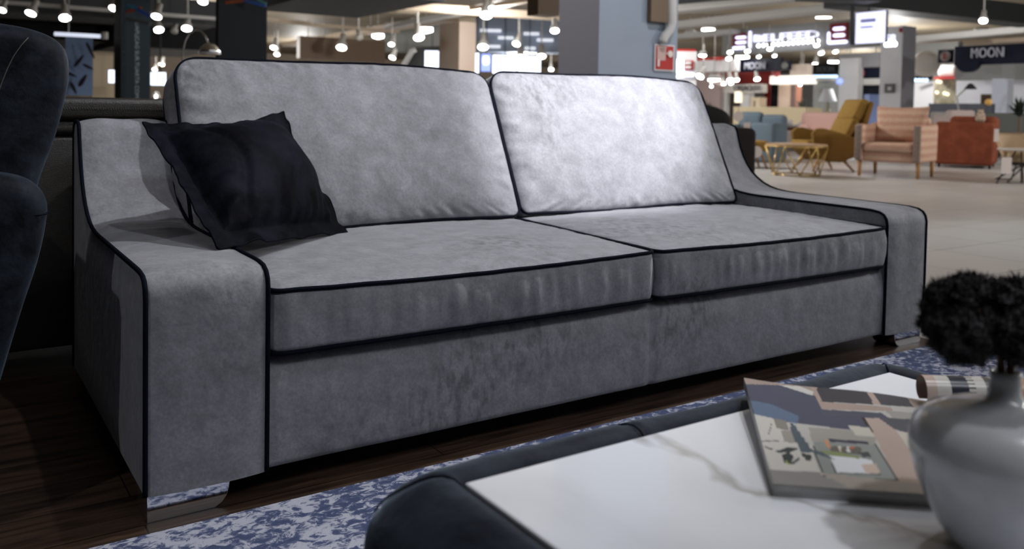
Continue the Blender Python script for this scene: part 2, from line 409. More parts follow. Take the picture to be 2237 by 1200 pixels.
def rugmat():
    m = bpy.data.materials.new('distressed blue rug'); m.use_nodes = True; nt = m.node_tree; b = nt.nodes['Principled BSDF']
    tc = nt.nodes.new('ShaderNodeTexCoord')
    def N(sc, st, det, dist=0):
        mp = nt.nodes.new('ShaderNodeMapping'); mp.inputs['Scale'].default_value = st
        n = nt.nodes.new('ShaderNodeTexNoise'); n.inputs['Scale'].default_value = sc; n.inputs['Detail'].default_value = det; n.inputs['Distortion'].default_value = dist
        n.inputs['Roughness'].default_value = .7
        nt.links.new(tc.outputs['Object'], mp.inputs[0]); nt.links.new(mp.outputs[0], n.inputs['Vector']); return n
    a = N(34, (1, 1.3, 1), 8, .6); c = N(5, (1, 1, 1), 3)
    ad = nt.nodes.new('ShaderNodeMath'); ad.operation = 'MULTIPLY_ADD'; ad.inputs[1].default_value = .45
    nt.links.new(c.outputs['Fac'], ad.inputs[0]); nt.links.new(a.outputs['Fac'], ad.inputs[2])
    r = nt.nodes.new('ShaderNodeValToRGB'); e = r.color_ramp.elements
    e[0].position = .66; e[0].color = (.045, .058, .115, 1); e[1].position = .80; e[1].color = (.33, .34, .40, 1)
    k = e.new(.725); k.color = (.075, .09, .16, 1); k = e.new(.755); k.color = (.20, .215, .28, 1)
    nt.links.new(ad.outputs[0], r.inputs[0]); nt.links.new(r.outputs[0], b.inputs['Base Color'])
    f = N(700, (1, 1, 1), 2); bp = nt.nodes.new('ShaderNodeBump'); bp.inputs['Strength'].default_value = .5; bp.inputs['Distance'].default_value = .004
    nt.links.new(f.outputs['Fac'], bp.inputs['Height']); nt.links.new(bp.outputs[0], b.inputs['Normal'])
    b.inputs['Roughness'].default_value = .95; b.inputs['Specular IOR Level'].default_value = .1
    return m
bm = B(); box(bm, (-.9, -2.45, 0), (3.5, -.05, .006), .002)
obj('rug', bm, rugmat(), None, smooth=False, label='blue rug with a worn white pattern in front of the sofa', cat='rug')
# ---------------------------------------------------------------- coffee table
table = thing('coffee_table', 'low square coffee table with white marble top in dark padded velvet rim', 'coffee table', (.486, -1.349, .006))
tw = .369
def marble():
    m = bpy.data.materials.new('white marble'); m.use_nodes = True; nt = m.node_tree; b = nt.nodes['Principled BSDF']
    tc = nt.nodes.new('ShaderNodeTexCoord')
    def vein(sc, rot, st, dist, w, seed):
        mp = nt.nodes.new('ShaderNodeMapping'); mp.inputs['Rotation'].default_value = (0, 0, rot); mp.inputs['Scale'].default_value = st; mp.inputs['Location'].default_value = (seed, seed*.7, seed*1.3)
        n = nt.nodes.new('ShaderNodeTexNoise'); n.inputs['Scale'].default_value = sc; n.inputs['Detail'].default_value = 6; n.inputs['Distortion'].default_value = dist
        s = nt.nodes.new('ShaderNodeMath'); s.operation = 'SUBTRACT'; s.inputs[1].default_value = .5
        a = nt.nodes.new('ShaderNodeMath'); a.operation = 'ABSOLUTE'
        d = nt.nodes.new('ShaderNodeMapRange'); d.inputs['From Min'].default_value = 0; d.inputs['From Max'].default_value = w; d.inputs['To Min'].default_value = 1; d.inputs['To Max'].default_value = 0
        nt.links.new(tc.outputs['Object'], mp.inputs[0]); nt.links.new(mp.outputs[0], n.inputs['Vector']); nt.links.new(n.outputs['Fac'], s.inputs[0]); nt.links.new(s.outputs[0], a.inputs[0]); nt.links.new(a.outputs[0], d.inputs[0])
        return d
    v1 = vein(2.2, .9, (1, .38, 1), .5, .009, 3.1); v2 = vein(2.0, .9, (1, .35, 1), .35, .05, 3.1); g = vein(1.6, 0, (1, 1, 1), 0, .22, 9)
    mu = nt.nodes.new('ShaderNodeMath'); mu.operation = 'MULTIPLY'; nt.links.new(v1.outputs[0], mu.inputs[0]); nt.links.new(g.outputs[0], mu.inputs[1])
    def mix(fac, amt, A, colr):
        k = nt.nodes.new('ShaderNodeMath'); k.operation = 'MULTIPLY'; k.inputs[1].default_value = amt; nt.links.new(fac, k.inputs[0])
        mx = nt.nodes.new('ShaderNodeMix'); mx.data_type = 'RGBA'; nt.links.new(k.outputs[0], mx.inputs[0])
        if isinstance(A, tuple): mx.inputs[6].default_value = A
        else: nt.links.new(A, mx.inputs[6])
        mx.inputs[7].default_value = colr; return mx.outputs[2]
    c = mix(v2.outputs[0], .35, (.72, .74, .79, 1), (.58, .58, .62, 1)); c = mix(mu.outputs[0], .75, c, (.26, .24, .21, 1))
    nt.links.new(c, b.inputs['Base Color']); b.inputs['Roughness'].default_value = .12
    return m
bm = B(); box(bm, (-tw, -tw, .36), (tw, tw, .416), .003); obj('table_top', bm, marble(), table, smooth=False, label='white marble slab')
# padded rim: a roll round all four sides, flattened underneath into the upholstered body
def rim():
    bm = B(); sec = []
    for k in range(15):                       # outside face from floor up, over the roll, down to the slab
        a = PI-k/14*PI
        sec.append((.052-.054*math.cos(PI-a)*1.0, .372+.056*math.sin(a)))
    secs = [(.092, .03), (.096, .10), (.099, .2), (.103, .30), (.104, .335), (.101, .362), (.093, .382), (.080, .394), (.064, .404), (.048, .413), (.034, .4185), (.022, .4205), (.010, .418), (.003, .412), (-.002, .38)]
    O = []
    for s in range(4):                        # four sides, the outside turning round each corner
        a = s*PI/2-PI/2; e = Vector((math.cos(a), math.sin(a))); f = Vector((-e.y, e.x))
        for k in range(100): O.append((e*tw+f*tw*(-1+2*k/100), e))
        for k in range(11): b = a+k/11*PI/2; O.append((e*tw+f*tw, Vector((math.cos(b), math.sin(b)))))
    rows = []
    for d, z in secs:
        row = []
        for q, nv in O:
            n = noise.noise(Vector((q.x*9, q.y*9, z*8)))*.006
            m1 = abs(q.x+.12) if abs(nv.y) > .9 else (abs(q.y-.1) if abs(nv.x) > .9 else 9)
            crease = -.006*math.exp(-(m1/.006)**2)-(.004*math.exp(-((abs(nv.x)-abs(nv.y))/.16)**2))
            dd = d+((n+crease)*min(1, d/.03) if z > .2 else n*.5)
            row.append(Vector((q.x+nv.x*dd, q.y+nv.y*dd, z+(n*.6+crease if z > .36 else 0))))
        rows.append(row)
    V = [[bm.verts.new(p) for p in r] for r in rows]
    for a, b in zip(V, V[1:]):
        for k in range(len(O)): bm.faces.new((a[k], a[(k+1) % len(O)], b[(k+1) % len(O)], b[k]))
    bm.faces.new(V[0][::-1])
    return bm
obj('padded_rim', rim(), TABV, table)
for sx in (-1, 1):
    for sy in (-1, 1): bm = B(); box(bm, (sx*.40-.03, sy*.40-.03, 0), (sx*.40+.03, sy*.40+.03, .032)); obj('foot', bm, BLACK, table)
# seams across the roll
AR = [(.103, .30), (.104, .335), (.101, .362), (.093, .382), (.080, .394), (.064, .404), (.048, .413), (.034, .4185), (.022, .4205), (.010, .418), (.003, .412)]
for sgn in (1, -1):
    bm = B(); tube(bm, [(-.12, sgn*(tw+a-.001), z+.0005) for a, z in AR], .0012, 6); obj('seam', bm, PIPE, table)
    bm = B(); tube(bm, [(sgn*(tw+a-.001), .1, z+.0005) for a, z in AR], .0012, 6); obj('seam', bm, PIPE, table)
for sx in (-1, 1):
    for sy in (-1, 1): bm = B(); tube(bm, [(sx*(tw+a*.70), sy*(tw+a*.70), z) for a, z in AR], .0012, 6); obj('seam', bm, PIPE, table)
ZT = .006+.416
# ---------------------------------------------------------------- magazine
def attrmat(name, rough=.3):
    m = bpy.data.materials.new(name); m.use_nodes = True; nt = m.node_tree; b = nt.nodes['Principled BSDF']
    a = nt.nodes.new('ShaderNodeVertexColor'); a.layer_name = 'print'; nt.links.new(a.outputs[0], b.inputs['Base Color'])
    b.inputs['Roughness'].default_value = rough; return m
def lin(c): return tuple((x/255/12.92 if x <= 10 else ((x/255+.055)/1.055)**2.4) for x in c)
def paint(o, fn, key=None):
    me = o.data; ca = me.color_attributes.new('print', 'FLOAT_COLOR', 'CORNER')
    for p in me.polygons:
        c = fn(p)
        for li in p.loop_indices: ca.data[li].color = (*c, 1)
def inside(x, y, P):
    r = False; n = len(P)
    for i in range(n):
        x1, y1 = P[i]; x2, y2 = P[(i+1) % n]
        if (y1 > y) != (y2 > y) and x < (x2-x1)*(y-y1)/(y2-y1)+x1: r = not r
    return r
# printed picture, shapes in the coordinates of a 1903 x 1200 sketch of the cover
PIC = [
 ((20,20,1900,1200),(176,174,170)),
 ([(0,0),(1900,200),(1900,330),(0,110)],(150,135,128)),
 ([(20,80),(340,90),(640,160),(740,310),(1260,340),(1480,480),(1030,500),(440,430),(60,330)],(66,72,92)),
 ([(40,220),(260,260),(520,370),(500,440),(60,340)],(86,104,130)),
 ([(340,88),(520,100),(650,150),(640,185),(500,140)],(190,188,184)),
 ([(620,95),(680,100),(730,240),(1350,290),(1380,325),(730,310)],(158,140,132)),
 ([(675,110),(1130,140),(1195,265),(725,240)],(52,55,64)),
 ([(1130,140),(1185,145),(1270,270),(1195,265)],(168,150,142)),
 ([(1185,150),(1480,185),(1560,290),(1270,270)],(62,64,74)),
 ([(1300,320),(1560,340),(1600,480),(1380,400)],(150,148,144)),
 ([(720,325),(1260,345),(1330,385),(740,370)],(70,75,92)),
 ([(1200,380),(1560,400),(1560,540),(1380,490)],(74,78,88)),
 ([(100,350),(280,390),(440,560),(620,640),(700,880),(260,850)],(192,189,184)),
 ([(280,390),(400,410),(430,500),(320,480)],(128,124,118)),
 ([(350,500),(470,500),(480,620),(380,600)],(146,142,136)),
 ([(600,470),(1030,500),(1220,560),(1200,640),(780,650),(640,600)],(150,148,142)),
 ([(960,450),(1180,480),(1220,560),(1030,545)],(186,182,172)),
 ([(1080,380),(1120,385),(1225,555),(1205,555)],(40,38,38)),
 ([(1120,385),(1240,390),(1400,500),(1560,700),(1700,900),(1760,1070),(1420,1000),(1230,600)],(172,154,146)),
 ([(1400,500),(1560,530),(1560,740)],(188,180,172)),
 ([(780,575),(1140,600),(1160,640),(800,625)],(56,58,78)),
 ([(640,610),(760,600),(1200,630),(1420,950),(740,910)],(134,140,138)),
 ([(790,730),(950,720),(1180,770),(1250,890),(860,880)],(214,216,222)),
 ([(1080,810),(1220,800),(1250,890),(1120,880)],(196,176,166)),
 ([(1190,620),(1210,620),(1425,950),(1405,950)],(66,72,76)),
 ([(640,640),(655,640),(745,912),(728,910)],(66,70,74)),
 ([(795,740),(808,740),(865,890),(852,890)],(70,74,78)),
 ([(740,905),(1420,945),(1420,957),(740,917)],(70,75,78)),
 ([(860,880),(1260,895),(1262,903),(862,888)],(80,84,88)),
 ([(780,640),(1080,650),(1090,720),(800,690)],(96,94,90)),
 ([(870,640),(890,640),(910,690),(880,690)],(200,190,180)),
 ([(940,645),(970,645),(990,695),(960,695)],(205,205,205)),
 ([(985,645),(1010,645),(1020,665),(990,665)],(190,96,60)),
 ([(740,590),(770,590),(820,670),(780,650)],(200,140,100)),
 ([(700,680),(860,690),(1080,740),(1060,755),(780,720)],(128,140,96)),
 ([(300,690),(420,650),(520,660),(440,700),(340,700)],(48,58,64)),
 ([(360,720),(430,690),(470,740),(440,810),(390,790)],(44,56,60)),
 ([(440,800),(520,740),(530,760),(460,815)],(56,68,66)),
 ([(530,700),(620,720),(640,780),(580,770)],(46,58,62)),
 ([(430,430),(470,440),(640,680),(720,690),(850,770),(640,700),(540,700),(470,560)],(74,88,98)),
 ([(390,770),(420,780),(440,815),(420,810)],(150,160,90)),
 ([(1060,700),(1150,690),(1170,740),(1090,740)],(64,70,76)),
 ([(170,590),(340,588),(340,600),(180,602)],(120,118,116)),
 ([(200,640),(290,668),(280,678),(205,652)],(70,68,70)),
 ([(240,530),(268,430),(278,435),(250,535)],(128,122,116)),
 ([(250,850),(700,880),(760,930),(1420,960),(1700,1000),(1760,1080),(270,1040)],(132,130,128)),
 ([(700,880),(1420,960),(1760,1010),(1760,1070),(1000,1030)],(156,148,142)),
]
def pic(x, y):
    c = (150, 148, 145)
    for P, cc in PIC:
        if isinstance(P, tuple):
            if P[0] <= x <= P[2] and P[1] <= y <= P[3]: c = cc
        elif inside(x, y, P): c = cc
    return lin(c)
FL = on(1625, 826, 2, .452); NL = on(1689, 1058, 2, .4345)
ed = (NL-FL); ed.z = 0
NRr = on(2040, 1082, 2, .435); nd_ = (NRr-NL); nd_.z = 0; nd_.normalize()
NR = NL+nd_*.235; FR = FL+nd_*.235; NR.z = .435; FR.z = .436
mag = thing('magazine', 'glossy interior design magazine lying on the marble beside the glass vase', 'magazine', (NL.x, NL.y, ZT))
mo = Vector((NL.x, NL.y, ZT))
def mp_(u, v, z=None):
    p = (NL*(1-u)+NR*u)*(1-v)+(FL*(1-u)+FR*u)*v
    p = p+Vector((0, 0, .0015*math.sin(u*7+v*3)*(v)))
    return p
bm = B(); NU, NV = 120, 150
grid(bm, [[mp_(i/NU, j/NV)-mo for j in range(NV+1)] for i in range(NU+1)])
cov = obj('cover', bm, attrmat('cover print', .22), mag)
def pc(p):
    x, y = proj(Vector(p.center)+mo); return pic((x-1620)*4.137, (y-820)*4.137)
paint(cov, pc)
bm = B()
def low(u, v): 
    p = mp_(u, v); q = Vector((p.x, p.y, max(ZT+.0005, p.z-.0125))); return q
ring = [(i/20, 0) for i in range(20)]+[(1, i/20) for i in range(20)]+[(1-i/20, 1) for i in range(20)]+[(0, 1-i/20) for i in range(20)]
top = [bm.verts.new(mp_(u, v)-mo-Vector((0, 0, .0006))) for u, v in ring]; lo = [bm.verts.new(low(u, v)-mo) for u, v in ring]
for k in range(len(ring)): bm.faces.new((top[k], top[(k+1) % len(ring)], lo[(k+1) % len(ring)], lo[k]))
cl = bm.verts.new(sum((v.co for v in lo), Vector())/len(lo))
for k in range(len(ring)): bm.faces.new((cl, lo[k], lo[(k+1) % len(ring)]))
obj('pages', bm, mat('page edges', (.5, .49, .47), .6, nscale=3, col2=(.36, .355, .35), stretch=(1, 1, 300)), mag)
# the far corner of the cover is rolled up
bm = B()
c0 = on(2012, 850, 2, .455); ax = Vector((.80, -.60, 0)); up = Vector((0, 0, 1)); sd_ = ax.cross(up)
rows = []
for i in range(60):
    a = -1.2+i/59*5.6; r = .020-.0012*a
    rows.append([c0+ax*(.13*j/30)+(up*math.sin(a)+sd_*math.cos(a))*r-mo for j in range(31)])
grid(bm, rows)
roll = obj('curled_page', bm, attrmat('curled print', .25), mag, label='curled up page')
def pr_(p):
    q = Vector(p.center)+mo-c0; s = q.dot(ax); a = math.atan2(q.z, q.dot(sd_))
    if .030 < s < .052: return lin((40, 44, 54))
    if .054 < s < .062 and int(a*14) % 2 == 0: return lin((60, 58, 58))
    if .075 < s < .082: return lin((90, 84, 82))
    if s > .09: return lin((176, 142, 122))
    if s < .012: return lin((178, 158, 148))
    return lin((186, 182, 176))
paint(roll, pr_)
# ---------------------------------------------------------------- vase and dried flowers
VC = on(2182, 1196, 2, ZT); VC.z = ZT+.0005
vs = thing('vase', 'round frosted grey glass vase holding black dried flowers on the marble table', 'vase', VC)
out = [(.001, 0), (.034, 0), (.040, .003), (.050, .015), (.061, .036), (.071, .060), (.0765, .081), (.077, .094), (.073, .107), (.063, .117), (.047, .1235), (.028, .128), (.017, .132), (.013, .139), (.0122, .150), (.013, .158)]
inn = [(.0105, .158), (.0098, .150), (.0105, .140), (.0145, .1295), (.027, .125), (.046, .1205), (.061, .114), (.070, .104), (.074, .093), (.0735, .080), (.068, .060), (.058, .038), (.046, .018), (.030, .009), (.001, .008)]
bm = B(); lathe(bm, out+inn, 64, cap=False)
gm = mat('frosted smoky glass', (.60, .61, .64), .28, nscale=9, col2=(.74, .75, .78), trans=.35, ior=1.3, coat=.8, spec=.5)
obj('vase_body', bm, gm, vs)
fm = mat('black dried bloom', (.006, .005, .006), .8, nscale=90, col2=(.030, .027, .030), spec=.3)
sm = mat('brown dried stem', (.10, .06, .03), .8)
bl = [(2078, 662, .80, .023), (2118, 645, .83, .022), (2178, 672, .80, .027), (2232, 668, .82, .028), (2100, 735, .77, .026), (2240, 745, .75, .024), (2150, 705, .84, .028), (2062, 702, .82, .020)]
blab = ['black fluffy dried flower at the upper left of the vase bunch', 'black fluffy dried flower at the top of the bunch', 'black fluffy dried flower in the middle of the bunch nearest the top', 'black fluffy dried flower cut by the right edge of the picture', 'black fluffy dried flower drooping lowest on the left of the bunch', 'black fluffy dried flower hanging low right of the stems', 'black fluffy dried flower at the back of the bunch above the stems', 'small black dried flower farthest left in the bunch']
for i, (px, py, d, r) in enumerate(bl):
    c = at(px, py, d); f = thing('dried_flower', blab[i], 'dried flower', VC+Vector((0, 0, .03)), 0, 'black dried flowers in the vase'); o0 = VC+Vector((0, 0, .03))
    bm = B(); t = bmesh.new(); bmesh.ops.create_icosphere(t, subdivisions=4, radius=1)
    for v in t.verts:
        n = v.co.normalized(); k = r*(1+.28*noise.noise(n*2.3+Vector((i*3, 0, 0)))+.12*noise.noise(n*7+Vector((i, 5, 0)))); v.co = Vector((n.x*k, n.y*k, n.z*k*.88))
    rnd = random.Random(i); V0 = [v.co.copy() for v in t.verts]
    for q in range(2600):
        p = rnd.choice(V0); n = (p.normalized()+Vector((rnd.uniform(-.6, .6), rnd.uniform(-.6, .6), rnd.uniform(-.6, .6)))).normalized(); s = n.orthogonal().normalized()
        s = Matrix.Rotation(rnd.uniform(0, 6.28), 3, n) @ s; l = rnd.uniform(.002, .0075); w = rnd.uniform(.0004, .0010)
        a, b_, c_ = t.verts.new(p*.98+s*w), t.verts.new(p*.98-s*w), t.verts.new(p+n*l); t.faces.new((a, b_, c_))
    join(bm, t, Matrix.Translation(c-o0)); obj('bloom', bm, fm, f, smooth=False)
    nk = VC+Vector((rnd.uniform(-.005, .005), rnd.uniform(-.005, .005), .160)); b0 = o0+Vector((rnd.uniform(-.015, .015), rnd.uniform(-.015, .015), .0))
    pts = []
    for k in range(13):
        tt = k/12; pts.append(((b0*(1-tt)+nk*tt) if k == 0 else (nk*(1-tt)**2+(nk+Vector((0, 0, .05)))*2*tt*(1-tt)+c*tt*tt)) - o0)
    bm = B(); tube(bm, pts, .0022, 6); obj('stem', bm, sm, f)
# ---------------------------------------------------------------- wing chair at the left
wc = thing('wing_chair', 'tall dark navy velvet wing chair cut by the left edge of the picture', 'armchair', (-.5, .2, 0))
def wl(pts): return [(x+.5, z) for x, z in pts]
def slab(name, pts, y0, y1, m, par, bul=.03, n=14, seed=0, lab=None):
    """soft upholstered slab: outline in xz, rounded over its front and back rims"""
    bm = B(); N = len(pts); cx = sum(p[0] for p in pts)/N; cz = sum(p[1] for p in pts)/N
    rows = []
    def shr(p, e):
        d = math.hypot(p[0]-cx, p[1]-cz) or 1; return (p[0]+(cx-p[0])/d*e, p[1]+(cz-p[1])/d*e)
    sec = [(bul*(1-math.sin(a)), y0+bul*(1-math.cos(a))) for a in [k/6*PI/2 for k in range(7)]]+[(bul*(1-math.cos(a)), y1-bul*(1-math.sin(a))) for a in [k/6*PI/2 for k in range(7)]]
    for e, y in sec: rows.append([Vector((*shr(p, e), 0)) for p in pts]); rows[-1] = [Vector((q.x, y, q.y)) for q in rows[-1]]
    V = [[bm.verts.new(p) for p in r] for r in rows]
    for a, b in zip(V, V[1:]):
        for k in range(N): bm.faces.new((a[k], a[(k+1) % N], b[(k+1) % N], b[k]))
    for ring, yy, s in ((rows[0], y0, -1), (rows[-1], y1, 1)):
        c = Vector((cx, yy+s*.0, cz)); prev = V[0] if s < 0 else V[-1]
        for q in range(1, 10):
            t = 1-q/10; cur = [bm.verts.new(Vector((cx+(p.x-cx)*t, yy+s*.012*(1-t*t), cz+(p.z-cz)*t))) for p in ring]
            for k in range(N): bm.faces.new((prev[k], prev[(k+1) % N], cur[(k+1) % N], cur[k]))
            prev = cur
        cc = bm.verts.new(c+Vector((0, s*.012, 0)))
        for k in range(N): bm.faces.new((prev[k], prev[(k+1) % N], cc))
    return obj(name, bm, m, par, label=lab)
def smoothpoly(P, it=3):
    for _ in range(it):
        Q = []
        for i in range(len(P)):
            a, b = P[i], P[(i+1) % len(P)]; Q += [(a[0]*.75+b[0]*.25, a[1]*.75+b[1]*.25), (a[0]*.25+b[0]*.75, a[1]*.25+b[1]*.75)]
        P = Q
    return P
wing = smoothpoly(wl([(-.62, .62), (-.60, .965), (-.40, .965), (-.24, .957), (-.15, .945), (-.105, .915), (-.098, .86), (-.108, .80), (-.128, .72), (-.150, .66), (-.165, .60), (-.20, .52), (-.40, .50)]))
w_ = slab('wing', wing, 0, .16, WING, wc, .045)
pb = B(); tube(pb, [Vector((x, .146, z)) for x, z in wing], .003, 6, True); obj('piping', pb, PIPE, w_)
sb = B(); tube(sb, [on(px, py, 1, .190)-Vector((-.5, .2, 0)) for px, py in ((-25, 260), (-8, 215), (4, 180), (16, 150), (30, 122), (47, 98), (62, 82))], .0009, 6); obj('seam', sb, STITCH, wc)
armp = smoothpoly(wl([(-.60, .28), (-.60, .66), (-.40, .672), (-.24, .672), (-.175, .655), (-.150, .62), (-.150, .58), (-.165, .50), (-.19, .42), (-.215, .33), (-.25, .20), (-.26, .09), (-.58, .09)]))
slab('arm', armp, -.10, .55, WING, wc, .04)
bm = B(); tube(bm, [Vector((x, -.098, z)) for x, z in wl([(-.5, .592), (-.3, .592), (-.17, .590), (-.155, .592)])]+[Vector((.352, y, .592)) for y in (-.05, .2, .5)], .0015, 6); obj('seam', bm, PIPE, wc)
bm = B(); box(bm, (-.55, .40, .12), (.16, .56, .93), .06, 4); obj('backrest', bm, WING, wc)
bm = B(); box(bm, (-.75, -.08, .14), (-.10, .42, .42), .05, 4); obj('seat', bm, WING, wc)
for x in (-.68, .18):
    for y in (-.03, .48): bm = B(); bar(bm, (x, y, .12), (x, y, 0), .022, .014); obj('leg', bm, BLACK, wc)
# ---------------------------------------------------------------- leather sofa behind
ls = thing('leather_sofa', 'low dark brown leather sofa seen from behind the grey velvet sofa', 'sofa', (-.2, 1.12, 0))
bm = B(); box(bm, (-2.2, .02, .07), (1.5, .12, .70), .012, 3); obj('back_panel', bm, LEATH, ls)
bm = B(); box(bm, (-2.2, 0, .745), (1.5, .22, .817), .02, 4); box(bm, (-2.2, .012, .70), (1.5, .2, .75), .02, 3); o = obj('top_roll', bm, LEATH, ls)
bm = B()
x = -2.1
while x < 1.45:
    bar(bm, (x, -.0008, .786), (x+.004, -.0008, .778), .0008, n=5); x += .007
obj('stitching', bm, STITCH, o, label='row of pale stitches')
bm = B(); box(bm, (-2.2, .1, .07), (1.5, .75, .42), .04, 3); obj('seat', bm, LEATH, ls)
for x in (-2.0, 1.35):
    for y in (.15, .65): bm = B(); box(bm, (x, y, 0), (x+.05, y+.05, .08)); obj('foot', bm, BLACK, ls)
HALL = 1.5
# ================================================================ the hall behind
def cm(name, c, rough=.6, **k):
    k.setdefault('spec', .15 if max(c) < 80 else .35); return mat(name, lin(c), rough, **k)
def span(px0, px1, pym, d, axis):
    P = at(px0, pym, d); D = DIR[axis] if isinstance(axis, str) else axis
    t0 = (px1-1118.5)/FP; q = P-CL
    t = (t0*q.dot(F)-q.dot(RR))/(D.dot(RR)-t0*D.dot(F)); return P, D, t
def rb(bm, px0, py0, px1, py1, d, axis='C', th=.1, o=Vector(), bev=0, floor=None, mi=0):
    """box whose near face spans the picked outline at depth d; returns its centre"""
    pm = (py0+py1)/2; P, D, t = span(px0, px1, pm, d, axis)
    z1 = at(px0, py0, d).z; z0 = at(px0, py1, d).z if floor is None else floor
    n = Vector((-D.y, D.x, 0)); n = n if n.dot(F) > 0 else -n
    tm = bmesh.new(); bmesh.ops.create_cube(tm, size=1)
    for v in tm.verts:
        u, w, z = v.co.x+.5, v.co.y+.5, v.co.z+.5
        v.co = Vector((P.x, P.y, 0))+D*(t*u)+n*(th*w); v.co.z = z0+(z1-z0)*z; v.co -= o
    if bev: bmesh.ops.bevel(tm, geom=tm.edges[:], offset=bev, segments=2, profile=.5, affect='EDGES')
    join(bm, tm, None, mi)
    c = Vector((P.x, P.y, 0))+D*(t/2)+n*(th/2); c.z = z0; return c
def dep(px0, d, px, axis='Y'):
    P, D, t = span(px0, px, 150, d, axis); return (P+D*t-CL).dot(F)
def panel(name, label, cat, r, d, axis, th, m, kind=None, group=None, bev=0, floor=None):
    c = rb(B(), *r, d, axis, th, floor=floor); bm = B(); rb(bm, *r, d, axis, th, c, bev, floor)
    return obj(name, bm, m, None, smooth=False, loc=c, label=label, cat=cat, kind=kind, group=group)
def part(name, r, d, axis, th, m, par, bev=0, label=None, floor=None):
    bm = B(); rb(bm, *r, d, axis, th, par.matrix_world.translation if 0 else par.location, bev, floor); return obj(name, bm, m, par, smooth=False, label=label)
def text(name, s, r, d, axis, m, par, th=.03, rot=False, o=None):
    cu = bpy.data.curves.new('t', 'FONT'); cu.body = s; cu.size = 1; cu.extrude = .03; cu.resolution_u = 3
    to = bpy.data.objects.new('t', cu); COL.objects.link(to)
    dg = bpy.context.evaluated_depsgraph_get(); me = bpy.data.meshes.new_from_object(to.evaluated_get(dg))
    bm = B(); bm.from_mesh(me); bpy.data.objects.remove(to); bpy.data.curves.remove(cu); bpy.data.meshes.remove(me)
    xs = [v.co.x for v in bm.verts]; ys = [v.co.y for v in bm.verts]; x0, x1, y0, y1 = min(xs), max(xs), min(ys), max(ys)
    px0, py0, px1, py1 = r; P, D, t = span(px0, px1, (py0+py1)/2, d, axis); zt = at(px0, py0, d).z; zb = at(px0, py1, d).z
    n = Vector((-D.y, D.x, 0)); n = n if n.dot(F) > 0 else -n; o = par.location
    for v in bm.verts:
        a = (v.co.x-x0)/(x1-x0); b = (v.co.y-y0)/(y1-y0); w = th if v.co.z < 0 else 0
        if rot: a, b = b, 1-a
        v.co = Vector((P.x, P.y, zb+(zt-zb)*b))+D*(t*a)+n*(w-th)-o
    return obj(name, bm, m, par, smooth=False)
def beam(name, a, b, z, wd, hh, m, label=None, cat=None, kind='structure', round_=False, extend=0):
    A = on(*a, 2, z); C = on(*b, 2, z); D = (C-A); D.z = 0; l = D.length; D.normalize(); A = A-D*extend*l; C = C+D*extend*l; n = Vector((-D.y, D.x, 0)); bm = B(); mid = (A+C)/2
    if round_: tube(bm, [A-mid, C-mid], wd/2, 12)
    else:
        V = [bm.verts.new(p-mid+n*(wd/2*s)+Vector((0, 0, h))) for p in (A, C) for s in (-1, 1) for h in (0, hh)]
        for f in ((0, 1, 3, 2), (4, 6, 7, 5), (0, 4, 5, 1), (2, 3, 7, 6), (0, 2, 6, 4), (1, 5, 7, 3)): bm.faces.new([V[i] for i in f])
    return obj(name, bm, m, None, smooth=round_, loc=mid, label=label, cat=cat, kind=kind)
WHT = cm('white paint', (205, 205, 208)); LG = cm('light grey paint', (178, 177, 175)); MG = cm('mid grey paint', (126, 126, 124)); DG = cm('dark grey paint', (60, 62, 64))
TAN = cm('tan ceiling', (142, 130, 110), nscale=.35, col2=lin((122, 112, 96))); BRN = cm('brown board', (104, 86, 70)); BEI = cm('beige paint', (168, 152, 134)); NVY = cm('navy sign', (24, 28, 44), .4)
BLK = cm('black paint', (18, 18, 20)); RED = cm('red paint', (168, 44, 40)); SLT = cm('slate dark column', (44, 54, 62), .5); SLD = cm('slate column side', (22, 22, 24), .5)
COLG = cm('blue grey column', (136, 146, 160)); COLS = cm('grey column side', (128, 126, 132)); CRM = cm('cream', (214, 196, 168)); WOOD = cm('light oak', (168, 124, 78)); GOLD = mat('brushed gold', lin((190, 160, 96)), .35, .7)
SCR = glow('lit screen', (.80, .86, 1), 2.2); SCB = glow('blue lit screen', (.32, .42, .95), 1.1); LENS = glow('lamp lens', (1, .97, .95), 14); LENSW = glow('warm lamp lens', (1, .9, .78), 12); LED = glow('lit letters', (.78, .80, 1), 1.2); LEDW = glow('bright lit letters', (.92, .94, 1), 6)
TRK = cm('track white', (180, 178, 174)); TUBE = glow('lit tube', (.75, .8, .95), .9)
# hall shell
bm = B(); box(bm, (-25, -6, 0), (75, 75, .3)); obj('ceiling', bm, TAN, None, False, (0, 0, 4.6), kind='structure')
bm = B(); box(bm, (-25, 0, 0), (75, .3, 4.6)); obj('wall_back', bm, BEI, None, False, (0, 62, 0), kind='structure')
bm = B(); box(bm, (0, -6, 0), (.3, 75, 4.6)); obj('wall_right', bm, LG, None, False, (66, 0, 0), kind='structure')
bm = B(); box(bm, (0, -6, 0), (.3, 75, 4.6)); obj('wall_left', bm, DG, None, False, (-14, 0, 0), kind='structure')
bm = B(); box(bm, (-14, 0, 0), (66, .3, 4.6)); obj('wall_front', bm, MG, None, False, (0, -5, 0), kind='structure')
def trim(name, r, d, axis, th, m): return panel(name, None, None, r, d, axis, th, m, kind='structure')
trim('trim_bulkhead', (-60, 24, 250, 76), 24, 'X', 5, BLK)
trim('trim_bulkhead', (250, 36, 476, 100), 25, 'X', 5, BLK)
trim('trim_bulkhead', (-60, -40, 480, 20), 21, 'X', 2, DG)
trim('trim_bulkhead', (560, -40, 720, 22), 16, 'Y', 2, cm('charcoal bulkhead', (34, 38, 42)))
trim('trim_wall_panel', (200, 112, 256, 240), 27, 'X', .3, CRM)
